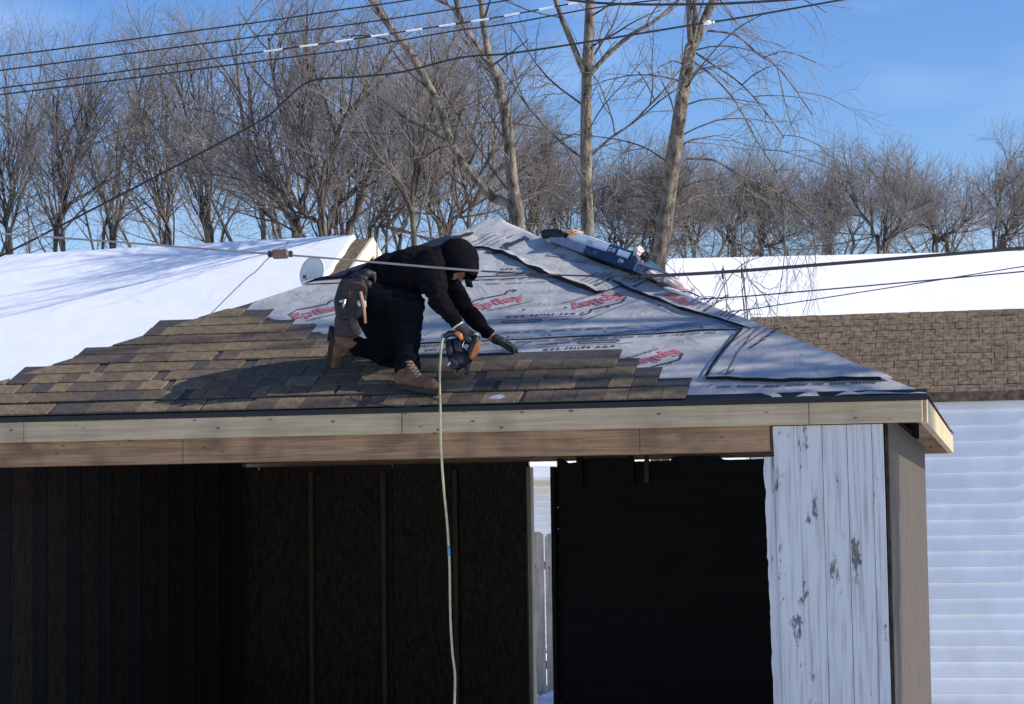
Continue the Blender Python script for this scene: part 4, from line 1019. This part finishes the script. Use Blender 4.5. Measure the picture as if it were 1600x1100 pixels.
m = MB(); m.tube([Vector((-.035, 0, 0)), Vector((0, 0, .004)), Vector((.035, 0, .006))], [.014, .018, .014], 10); m.build('insulator_body', M['white_wrap'], ins, smooth=True)
m = MB(); m.tube([Vector((.03, 0, .02)), Vector((.045, 0, -.012))], .016, 8); m.build('insulator_cap', M['steel'], ins, smooth=True)
# service cable in front of the worker
fc = cable('grey cable running in front of the worker\'s back from the brown splice box', [(-200, 352), (100, 372), (387, 394), (430, 397), (520, 404), (600, 411), (680, 418), (752, 423.5)], 11.5, .0055, 'grey_cable')
cable('thin black cable crossing the underlayment right of the worker\'s hood', [(750, 423.4), (850, 429), (950, 431.5), (1040, 430.5)], 11.5, .0045)
cable('thick black twisted cable crossing the right snowy roof', [(1000, 431), (1040, 430), (1100, 427), (1160, 423), (1213, 419), (1400, 404), (1750, 375)], 11.5, .0095)
for i, (u, v) in enumerate(((1129, 425), (1159, 423))):
    m = MB(); p_ = at(u, v, 11.5); m.tube([Vector((0, 0, .018)), Vector((0, 0, -.035))], .005, 6); o = m.build('cable_clip', M['black_cable']); o.location = p_
    tag(o, ['left of the two small clips on the thick black cable', 'right of the two small clips on the thick black cable'][i], 'clip')
sb_ = empty('splice_box', at(438, 397, 11.5), 'small brown splice box hanging on the grey cable at left', 'splice box')
m = MB(); m.box((0, 0, 0), (.088, .05, .045), Matrix.Rotation(-.03, 3, 'Y')); m.build('box_body', simple('brown plastic', (.10, .055, .05), .5), sb_, bevel=.012)
m = MB(); m.box((.052, 0, .0), (.02, .03, .03)); m.box((-.052, 0, 0), (.02, .03, .03)); m.build('box_collar', M['black_cable'], sb_, bevel=.004)
cable('thin grey wire slanting from the splice box down to the left edge', [(452, 375), (438, 395), (420, 403), (400, 424), (380, 440), (300, 520)], 11.6, .0028, 'grey_cable')
cable('middle thin black cable in front of the right snowy roof', [(1050, 470), (1080, 468), (1150, 464), (1213, 459), (1450, 438), (1900, 396)], 18, .006)
cable('lowest thin black cable in front of the right snowy roof', [(1120, 490), (1150, 486), (1213, 477), (1450, 440), (1900, 368)], 19, .005)
cable('thin black line strung beside the worker\'s cap across the underlayment', [(700, 441), (740, 438), (800, 435), (850, 432)], 15.2, .003)

# ------------------------------------------------------------------ worker
def capsule(bm, a, b, ra, rb, n=14, rings=5):
    a = Vector(a); b = Vector(b); d = b-a; Lq = d.length
    if Lq < 1e-6: d = Vector((0, 0, 1)); Lq = 1e-6
    d = d/Lq; ref = Vector((0, 0, 1)) if abs(d.z) < .9 else Vector((1, 0, 0)); x = d.cross(ref).normalized(); y = x.cross(d)
    prof = []
    for i in range(rings): th = pi/2*(1-i/rings); prof.append((-ra*sin(th), ra*cos(th), 0))
    prof.append((0, ra, 0)); prof.append((Lq, rb, 1))
    for i in range(1, rings+1): th = pi/2*i/rings; prof.append((Lq+rb*sin(th), rb*cos(th), 1))
    ring = []
    for z, r, _ in prof:
        if r < 1e-5: ring.append([bm.verts.new(a+d*z)])
        else: ring.append([bm.verts.new(a+d*z+(x*cos(2*pi*j/n)+y*sin(2*pi*j/n))*r) for j in range(n)])
    for p_, q in zip(ring, ring[1:]):
        for j in range(n):
            j2 = (j+1) % n
            if len(p_) == 1: bm.faces.new((p_[0], q[j2], q[j]))
            elif len(q) == 1: bm.faces.new((p_[j], p_[j2], q[0]))
            else: bm.faces.new((p_[j], p_[j2], q[j2], q[j]))
def ellipsoid(bm, c, r, R=None):
    o = bmesh.ops.create_icosphere(bm, subdivisions=3, radius=1)
    for v in o['verts']:
        q = Vector((v.co.x*r[0], v.co.y*r[1], v.co.z*r[2])); v.co = (R @ q if R else q)+Vector(c)
def blob(name, caps, ells, mt, parent, voxel=.012, smooth=6, disp=0., dscale=9., post=None, seed=0, ridge=0.):
    bm = bmesh.new()
    for c in caps: capsule(bm, *c)
    for e in ells: ellipsoid(bm, *e)
    me = bpy.data.meshes.new(name); bm.to_mesh(me); bm.free()
    o = bpy.data.objects.new(name, me); COL.objects.link(o)
    md = o.modifiers.new('r', 'REMESH'); md.mode = 'VOXEL'; md.voxel_size = voxel; md.use_smooth_shade = True
    if smooth: ms = o.modifiers.new('s', 'SMOOTH'); ms.factor = .5; ms.iterations = smooth
    dg_ = bpy.context.evaluated_depsgraph_get(); nm_ = bpy.data.meshes.new_from_object(o.evaluated_get(dg_)); o.modifiers.clear(); o.data = nm_
    nm_.name = name; nm_.materials.clear(); nm_.materials.append(mt)
    if disp or ridge or post:
        N_ = [v.normal.copy() for v in nm_.vertices]
        for v, n_ in zip(nm_.vertices, N_):
            c = v.co
            if disp: v.co = c + n_*disp*(noise.noise(c*dscale+Vector((seed, 0, 0)))+.5*noise.noise(c*dscale*2.3))
            if ridge: v.co = v.co + n_*ridge*(.5-abs(noise.noise(Vector((c.x*9, c.y*5, c.z*22))+Vector((0, seed, 0))))*2)
            if post: v.co = post(v.co)
    nm_.polygons.foreach_set('use_smooth', [True]*len(nm_.polygons)); o.parent = parent; return o

soleR = RP(650, 611, .03); base = Vector((soleR.x-.15, soleR.y+.2, soleR.z))
man = empty('person', base, 'worker in black hooded sweatshirt and trousers kneeling on the roof with a nail gun', 'person')
def J(u, v, Y): return at(u, v, Y)-base
pel = J(566, 456, 14.50); wai = J(603, 436, 14.50); che = J(648, 420, 14.50); ush = J(684, 411, 14.50); nek = J(700, 402, 14.50)
shN = J(672, 408, 14.34); elN = J(684, 466, 14.24); wrN = J(715, 507, 14.24)
shF = J(690, 412, 14.66); elF = J(722, 478, 14.74); wrF = J(770, 528, 14.68)
hiN = J(566, 462, 14.40); knN = J(643, 476, 14.32); anN = J(637, 581, 14.28)
hiF = J(572, 462, 14.60); knF = J(618, 560, 14.63); anF = J(549, 537, 14.70)
headc = J(715, 410, 14.50)
# hands -------------------------------------------------------------
def hand(wr, d, nrm, side, curls, spread=.16, L=1., thumb=None, thick=1.):
    """d direction of the palm, nrm = back of the hand, side = towards the thumb"""
    caps = []; d = d.normalized(); nrm = (nrm-d*nrm.dot(d)).normalized(); sd_ = (side-d*side.dot(d)-nrm*side.dot(nrm)).normalized()
    lens = [(.042, .026, .020), (.046, .030, .022), (.043, .028, .021), (.034, .021, .018)]
    rads = [.0100, .0102, .0098, .0088]
    for i in range(4):
        o = (1.5-i)/3.; k0 = wr + d*.012*L + sd_*o*.036*L; k1 = wr + d*(.088-.006*abs(i-1))*L + sd_*o*.062*L
        caps.append((k0, k1, .014*thick, .0115*thick)); p = k1; dd_ = (d + sd_*o*spread).normalized(); cu = curls[i]
        for j, l_ in enumerate(lens[i]):
            a = cu[j]; ax = dd_.cross(nrm).normalized()     # bend towards the palm
            dd_ = Matrix.Rotation(-a, 3, ax) @ dd_
            nrm_i = None
            q = p + dd_*l_*L; r = rads[i]*thick*(1-.1*j); caps.append((p, q, r, r*.93)); p = q
            nr = Matrix.Rotation(-a, 3, ax) @ nrm if j == 0 else Matrix.Rotation(-a, 3, ax) @ nr_
            nr_ = nr
            ax_keep = ax
    t0 = wr + d*.022*L + sd_*.022*L - nrm*.006; td = thumb if thumb is not None else (d*.75+sd_*.65-nrm*.35)
    td = td.normalized(); t1 = t0+td*.042*L; td2 = (td+d*.45-nrm*.15).normalized(); t2 = t1+td2*.032*L; td3 = (td2+d*.3-sd_*.25).normalized(); t3_ = t2+td3*.025*L
    caps += [(t0, t1, .0155*thick, .0125*thick), (t1, t2, .0115*thick, .0105*thick), (t2, t3_, .0105*thick, .009*thick)]
    return caps
hF = J(800, 549, 14.63); dF = (J(800, 540, 14.66)-wrF)
handF = hand(wrF+dF.normalized()*.035, dF, Vector((.1, -.25, 1)), Vector((0, -1, -.1)), [(.15, .95, .75), (.1, .85, .7), (.15, .8, .7), (.3, .7, .6)], .35, .98, Vector((.75, -.3, -.62)))
grip = J(731, 531, 14.22); dN = (J(733, 532, 14.24)-wrN)
handN = hand(wrN+dN.normalized()*.03, dN, Vector((-.1, -1, .45)), Vector((.3, .25, .9)), [(1.0, 1.1, .7), (1.1, 1.2, .8), (1.15, 1.2, .8), (1.2, 1.2, .8)], .1, .95)
# continuous body ---------------------------------------------------
fdir = Vector((.15, 0, -1)).normalized()
Hd = headc
face_dir = Vector((.35, -.08, -.93)).normalized(); crown = Vector((.93, .0, .36)).normalized(); lat = face_dir.cross(crown).normalized()
HR = Matrix((lat, face_dir, crown)).transposed()
def hp(x, y, z): return Hd + HR @ Vector((x, y, z))
bcaps = [(pel, wai, .115, .105), (wai, che, .105, .115), (che, ush, .115, .08), (ush, hp(0, -.02, -.09), .06, .052), (hp(0, -.02, -.09), hp(0, .0, -.03), .052, .07),
  (shN, elN, .055, .042), (elN, wrN, .042, .029), (shF, elF, .055, .042), (elF, wrF, .042, .029), (che, shN, .08, .055), (che, shF, .08, .055),
  (hiN, knN, .085, .06), (knN, anN, .058, .042), (hiF, knF, .085, .06), (knF, anF, .058, .042), (pel, hiN, .11, .09), (pel, hiF, .11, .09),
  (wrN, wrN+dN.normalized()*.03, .028, .022), (wrF, wrF+dF.normalized()*.045, .028, .022),
  (anN, J(660, 606, 14.24), .030, .022), (anF, J(521, 560, 14.71), .030, .020),
  (hp(0, .085, .005), hp(0, .108, -.022), .011, .014), (hp(-.028, .075, -.075), hp(.028, .075, -.075), .018, .018), (hp(-.02, .088, -.052), hp(.02, .088, -.052), .009, .009),
  (hp(-.045, .07, .028), hp(.045, .07, .028), .012, .012)]
bcaps += [(a, b, ra*.8, rb*.8) for a, b, ra, rb in handF+handN]
bells = [(hp(0, 0, .02), (.075, .098, .105), HR), (hp(0, .035, -.05), (.055, .06, .05), HR), (hp(.076, -.01, -.01), (.012, .02, .032), HR), (hp(-.076, -.01, -.01), (.012, .02, .032), HR),
  (hp(.032, .082, .008), (.014, .012, .010), HR), (hp(-.032, .082, .008), (.014, .012, .010), HR)]
blob('body', bcaps, bells, M['skin'], man, .0065, 3)
for sx in (-1, 1):
    m = MB(); bm_ = bmesh.new(); ellipsoid(bm_, hp(sx*.031, .0895, .008), (.009, .007, .007), HR); me = bpy.data.meshes.new('eye'); bm_.to_mesh(me); bm_.free(); me.materials.append(M['cuff']); o = bpy.data.objects.new('eye', me); COL.objects.link(o); o.parent = man
# hoodie ------------------------------------------------------------
cuffN = elN.lerp(wrN, .93); cuffF = elF.lerp(wrF, .86)
hc = [(J(585, 446, 14.5), J(612, 430, 14.5), .135, .14), (J(612, 432, 14.5), J(648, 419, 14.5), .135, .145), (J(648, 419, 14.5), J(682, 413, 14.5), .145, .115),
  (J(640, 418, 14.42), J(672, 414, 14.36), .115, .085), (J(640, 418, 14.58), J(680, 414, 14.62), .115, .085), (J(668, 418, 14.35), J(672, 440, 14.30), .10, .085),
  (J(672, 412, 14.35), elN, .095, .066), (elN, cuffN, .066, .042), (cuffN, elN.lerp(wrN, .96), .036, .036),
  (J(690, 414, 14.62), elF, .085, .06), (elF, cuffF, .06, .042), (J(612, 438, 14.45), J(660, 436, 14.40), .10, .09),
  (J(690, 407, 14.5), J(702, 407, 14.5), .088, .088), (J(696, 420, 14.5), J(702, 432, 14.5), .05, .035)]
blob('hoodie', hc, [], M['cloth'], man, .0095, 5, disp=.006, dscale=9, ridge=.011, seed=3)
# hood: a cap shell open downwards
hb_ = bmesh.new(); rings = 22; n_ = 36; HV = []
hcx = J(717, 406, 14.5)
for k in range(rings+1):
    th = pi*.70*k/rings            # from crown down to the opening
    for j in range(n_):
        ph = 2*pi*j/n_
        q = Vector((sin(th)*cos(ph)*.124, sin(th)*sin(ph)*.120, cos(th)*(.140 if th < pi/2 else .185)))
        HV.append(q)
openax = (J(722, 436, 14.48)-hcx).normalized(); top_ = -openax
xa = Vector((1, 0, 0)); xa = (xa-top_*xa.dot(top_)).normalized(); ya = top_.cross(xa)
HO = Matrix((xa, ya, top_)).transposed()
vs = []
for q in HV:
    r = HO @ q; c = hcx + r
    if r.x < 0: c.x -= .02*min(1, -r.x/.1)
    if r.x > .06 and r.z < 0: c.z -= .02
    nn = noise.noise(c*9)*.007 + .004*noise.noise(c*23); vs.append(c+r.normalized()*nn)
m = MB(); m.add(vs, [(k*n_+j, k*n_+(j+1) % n_, (k+1)*n_+(j+1) % n_, (k+1)*n_+j) for k in range(rings) for j in range(n_)])
hood = m.build('hood', M['cloth'], man, smooth=True); md = hood.modifiers.new('s', 'SOLIDIFY'); md.thickness = .010; md.offset = -1
# drape between hood and shoulders
blob('hood_collar', [(J(684, 407, 14.5), J(708, 405, 14.5), .092, .100), (J(697, 412, 14.46), J(699, 428, 14.46), .07, .045)], [], M['cloth'], man, .009, 4, disp=.008, dscale=12, seed=8)
# cap bill
m = MB(); vs = []
bc = hp(0, .098, .045)
for i in range(9):
    a = (i/8-.5)*1.9; 
    for k, rr_ in enumerate((.0, .5, 1.)):
        x = sin(a)*.082*(1-.12*rr_); y = .0+rr_*(.25+.75*cos(a))*.095; z = -.010*rr_ - .040*(a/.95)**2*(.4+.6*rr_)
        vs.append(hp(x, .088+y, .045+z))
m.add(vs, [(i*3+k, i*3+k+1, (i+1)*3+k+1, (i+1)*3+k) for i in range(8) for k in range(2)])
bill = m.build('cap_bill', M['cloth2'], man, smooth=True); md = bill.modifiers.new('s', 'SOLIDIFY'); md.thickness = .005
# trousers ------------------------------------------------------------
tcaps = [(J(560, 456, 14.45), J(560, 456, 14.56), .128, .128), (J(564, 452, 14.5), J(596, 440, 14.5), .135, .12), (J(568, 462, 14.42), knN, .118, .086), (knN, J(637, 560, 14.31), .083, .066), (J(637, 550, 14.30), J(637, 574, 14.275), .072, .078),
  (J(572, 468, 14.58), knF, .125, .088), (knF, J(558, 541, 14.69), .080, .060), (J(600, 480, 14.45), J(628, 540, 14.5), .07, .06), (J(590, 470, 14.46), J(612, 545, 14.56), .11, .08), (J(618, 480, 14.38), J(630, 540, 14.40), .06, .05)]
blob('trousers', tcaps, [], M['cloth2'], man, .0095, 5, disp=.006, dscale=8, ridge=.012, seed=6)
# gloves ------------------------------------------------------------
for hc_, w_, d_ in ((handF, wrF, dF), (handN, wrN, dN)):
    cf = [(w_+d_.normalized()*.016, w_+d_.normalized()*.06, .033, .030)]
    blob('glove', [(a, b, ra*1.12, rb*1.12) for a, b, ra, rb in hc_]+cf, [], M['glove'], man, .0036, 2, disp=.001, dscale=40)
m = MB(); dn = dN.normalized(); m.tube([wrN+dn*-.004, wrN+dn*.012], [.036, .036], 14); m.build('glove_cuff', M['cuff'], man, smooth=True)
# boots ----------------------------------------------------------------
def boot(name, heel, toe, ank, up, mk, lacek, wid=.05, label=None):
    d = (toe-heel); Lb = d.length; d.normalize(); up = (up-d*up.dot(d)).normalized(); sd_ = d.cross(up)
    b = bpy.data.objects.new(name, None); COL.objects.link(b)
    P_ = lambda x, y, z: heel + d*x*Lb + sd_*y + up*z
    caps = [(P_(.14, 0, .055), P_(.40, 0, .062), .046, .046), (P_(.38, 0, .055), P_(.82, 0, .048), .047, .042), (P_(.78, .008, .045), P_(.84, -.006, .045), .040, .038), (P_(.84, 0, .044), P_(.90, 0, .042), .038, .034),
            (P_(.18, 0, .07), ank, .047, .058), (P_(.40, 0, .07), ank.lerp(P_(.4, 0, .1), .4), .044, .054), (ank, ank+up*.03, .058, .060)]
    o = blob(name, caps, [], M[mk], man, .006, 4, disp=.004, dscale=22, seed=2); bpy.data.objects.remove(b)
    if label: o['label'] = label
    # sole
    out_ = []; n_ = 28
    for i in range(n_):
        a = 2*pi*i/n_; x = .5+.53*cos(a); y = (wid*(1+.12*cos(a)))*math.copysign(abs(sin(a))**.75, sin(a)) * (1-.18*math.exp(-((x-.42)/.13)**2)); out_.append(P_(x, y, -.004))
    m = MB(); m.prism(out_, up*.026); s_ = m.build('sole', M['sole'], o)
    hl = []
    for i in range(n_):
        a = 2*pi*i/n_; hl.append(P_(.13+.17*cos(a), .043*sin(a), -.018))
    m = MB(); m.prism(hl, up*.02); m.build('heel_block', M['sole'], o)
    m = MB()
    for k in range(5):
        z = .098+.017*k; x = .56-.055*k; m.tube([P_(x, -.034, z-.018), P_(x+.02, 0, z+.004), P_(x-.01, .034, z-.018)], .0035, 6)
        m.tube([P_(x, -.034, z-.018), P_(x+.0, 0, z+.006), P_(x-.05, .034, z-.002)], .003, 6)
    m.build('laces', M[lacek], o, smooth=True)
    return o
boot('boot', RP(616, 604, .04)-base, RP(684, 615, .04)-base, anN+Vector((0, 0, .0)), Vector((0, -.1, 1)), 'boot', 'lace')
boot('boot', J(519, 512, 14.70), J(509, 583, 14.72), anF+Vector((.0, 0, -.0)), Vector((1, 0, .1)), 'boot_b', 'lace')
# tool belt ----------------------------------------------------------
belt = blob('tool_belt', [(J(583, 428, 14.36), J(570, 424, 14.40), .02, .02), (J(592, 470, 14.35), J(583, 428, 14.36), .014, .016), (J(545, 440, 14.36), J(572, 428, 14.34), .035, .035), (J(556, 432, 14.34), J(574, 445, 14.3), .03, .03)], [], M['pouch'], man, .007, 3, disp=.004, dscale=20)
def pouch(nm, mk, pts, dy0, dy1, bev=.01):
    m = MB(); a = [J(u, v, dy0) for u, v in pts]; b = [J(u, v, dy1) for u, v in pts]; n_ = len(a)
    m.add(a+b, [tuple(range(n_))[::-1], tuple(range(n_, 2*n_))]+[(i, (i+1) % n_, (i+1) % n_+n_, i+n_) for i in range(n_)])
    o = m.build(nm, M[mk], belt, bevel=bev); sm = o.modifiers.new('b', 'SUBSURF'); sm.levels = 2; sm.render_levels = 2; return o
pouch('pouch', 'pouch', [(531, 437), (568, 434), (575, 450), (571, 490), (558, 500), (524, 496), (521, 470)], 14.22, 14.38)
pouch('pouch', 'pouch2', [(523, 492), (556, 494), (566, 520), (560, 525), (524, 528), (522, 510)], 14.24, 14.36)
pouch('pouch', 'pouch2', [(541, 495), (553, 492), (564, 515), (560, 522), (552, 520)], 14.19, 14.24, .004)
m = MB(); m.tube([J(u, v, 14.195) for u, v in ((541, 445), (550, 441), (563, 443), (572, 450), (572, 460))], .007, 8); m.build('strap', M['pouch2'], belt, smooth=True)
m = MB(); m.tube([J(u, v, 14.19) for u, v in ((529, 490), (538, 496), (549, 492), (556, 478))], .009, 8); m.build('strap', M['pouch'], belt, smooth=True)
m = MB()
for q0, q1 in (((526, 458), (557, 455)), ((523, 478), (545, 483)), ((547, 447), (546, 480)), ((560, 452), (556, 492)), ((528, 500), (552, 503))):
    m = MB(); m.tube([J(*q0, 14.205), J((q0[0]+q1[0])/2, (q0[1]+q1[1])/2+2, 14.195), J(*q1, 14.205)], .0045, 6); m.build('seam', M['pouch2'], belt, smooth=True)
m = MB(); m.tube([J(530, 471, 14.18), J(537, 470, 14.18), J(541, 470, 14.18)], [.008, .014, .010], 8); m.tube([J(538, 470, 14.175), J(537, 481, 14.175)], [.011, .007], 8); m.build('hammer_head', M['steel'], belt, smooth=True)
m = MB(); m.tube([J(563, 456, 14.19), J(566, 468, 14.18), J(569, 482, 14.18), J(571, 505, 14.2)], [.010, .010, .009, .008], 8); m.build('hammer_handle', M['handle'], belt, smooth=True)
m = MB(); m.tube([J(560, 470, 14.19), J(562, 478, 14.18)], .009, 8); m.tube([J(570, 470, 14.19), J(571, 480, 14.19)], .007, 8); m.build('tool_tip', M['cuff'], belt, smooth=True)

# nail gun ------------------------------------------------------------
nb = RP(729, 585, .05); ng = empty('nail_gun', nb, 'black and orange coil nail gun held down on the shingles in the worker\'s right hand', 'nail gun')
def G(u, v, Y): return at(u, v, Y)-nb
m = MB(); m.tube([G(745, 524, 14.24), G(741, 535, 14.24), G(735, 556, 14.25), G(731, 566, 14.27)], [.022, .028, .028, .020], 14); m.build('cylinder', M['nailer'], ng, smooth=True)
m = MB(); m.tube([G(712, 528, 14.25), G(717, 545, 14.25), G(726, 566, 14.27)], [.030, .036, .026], 12); m.build('main_body', M['nailer'], ng, smooth=True)
m = MB(); m.tube([G(743, 521, 14.24), G(744, 526, 14.24)], [.016, .022], 14); m.build('end_cap', M['cuff'], ng, smooth=True)
m = MB(); m.tube([G(749, 532, 14.19), G(746, 541, 14.19), G(741, 553, 14.2), G(737, 561, 14.21)], [.016, .020, .020, .014], 10); m.build('orange_housing', M['orange'], ng, smooth=True)
m = MB(); m.tube([G(694, 527, 14.24), G(702, 521, 14.24), G(714, 521, 14.24), G(728, 528, 14.24), G(740, 537, 14.24)], [.016, .019, .021, .022, .024], 12); m.build('handle', M['nailer'], ng, smooth=True)
m = MB(); m.tube([G(712, 519, 14.22), G(719, 524, 14.21), G(722, 531, 14.21)], [.012, .016, .010], 10); m.build('orange_grip', M['orange'], ng, smooth=True)
m = MB(); m.tube([G(709, 568, 14.2), G(713, 565, 14.22), G(724, 559, 14.28), G(729, 557, 14.31)], [.042, .056, .056, .04], 22); mg = m.build('magazine', M['nailer'], ng)
m = MB(); m.tube([G(707, 569.5, 14.19), G(709, 568, 14.2)], [.030, .036], 18); m.build('magazine_cover', M['nailer_g'], mg)
m = MB(); m.tube([G(722, 548, 14.26), G(731, 566, 14.27), G(730, 574, 14.28), G(729, 585, 14.3)], [.022, .024, .018, .010], 10); m.build('nose', M['nailer_g'], ng, smooth=True)
m = MB(); m.tube([G(701, 530, 14.24), G(702, 545, 14.24), G(707, 560, 14.24)], [.018, .024, .028], 10); m.build('body_frame', M['nailer'], ng, smooth=True)
m = MB(); m.tube([G(699, 571, 14.17), G(703, 566, 14.17)], [.010, .012], 8); m.build('badge', M['steel'], ng)
m = MB(); m.box(G(727, 580, 14.29), (.03, .03, .02)); m.build('shoe', M['metal_dark'], ng, bevel=.003)
m = MB(); m.tube([G(725, 533, 14.22), G(722, 541, 14.22), G(728, 545, 14.22)], .004, 6); m.build('trigger', M['steel'], ng, smooth=True)
m = MB(); m.tube([G(696, 528, 14.24), G(691, 530, 14.235)], [.012, .011], 10); m.build('air_fitting', M['steel'], ng, smooth=True)

# hose ------------------------------------------------------------------
hpts = [(694, 527, 14.24), (691, 533, 14.22), (689, 550, 14.18), (687.5, 575, 14.12), (687, 600, 14.08), (687.5, 622, 14.0), (688, 636, 13.93)]
eave_y = 13.93
hpts += [(688, 660, 13.91), (689, 700, 13.91), (693, 760, 13.91), (698, 810, 13.91), (702, 870, 13.91), (703, 920, 13.91), (704, 970, 13.91), (707, 1020, 13.91), (711, 1055, 13.91), (710, 1100, 13.91), (706, 1180, 13.91), (704, 1290, 13.91)]
HP = catmull([at(*p) for p in hpts], 5); hb0 = HP[0].copy()
ho = empty('air_hose', hb0, 'pale green air hose hanging from the nail gun over the eave', 'hose')
m = MB(); m.tube([p-hb0 for p in HP], .0074, 10); m.build('hose_line', M['hose'], ho, smooth=True)
m = MB(); m.tube([at(700.9, 853, 13.91)-hb0, at(701.9, 869, 13.91)-hb0], .0088, 10); m.build('tape_band', M['blue_tape'], ho, smooth=True)
# loose wire on the shingles
Wp = catmull([RP(u, v, .04) for u, v in ((547, 619), (552, 625), (570, 629), (590, 628), (600, 625), (585, 630), (610, 634), (635, 635), (655, 634))], 5); wb = Wp[0].copy()
m = MB(); m.tube([p-wb for p in Wp], .003, 6); o = m.build('loose_wire', M['black_cable'], smooth=True); o.location = wb; tag(o, 'thin black wire lying loose on the lowest shingles left of the hose', 'wire')
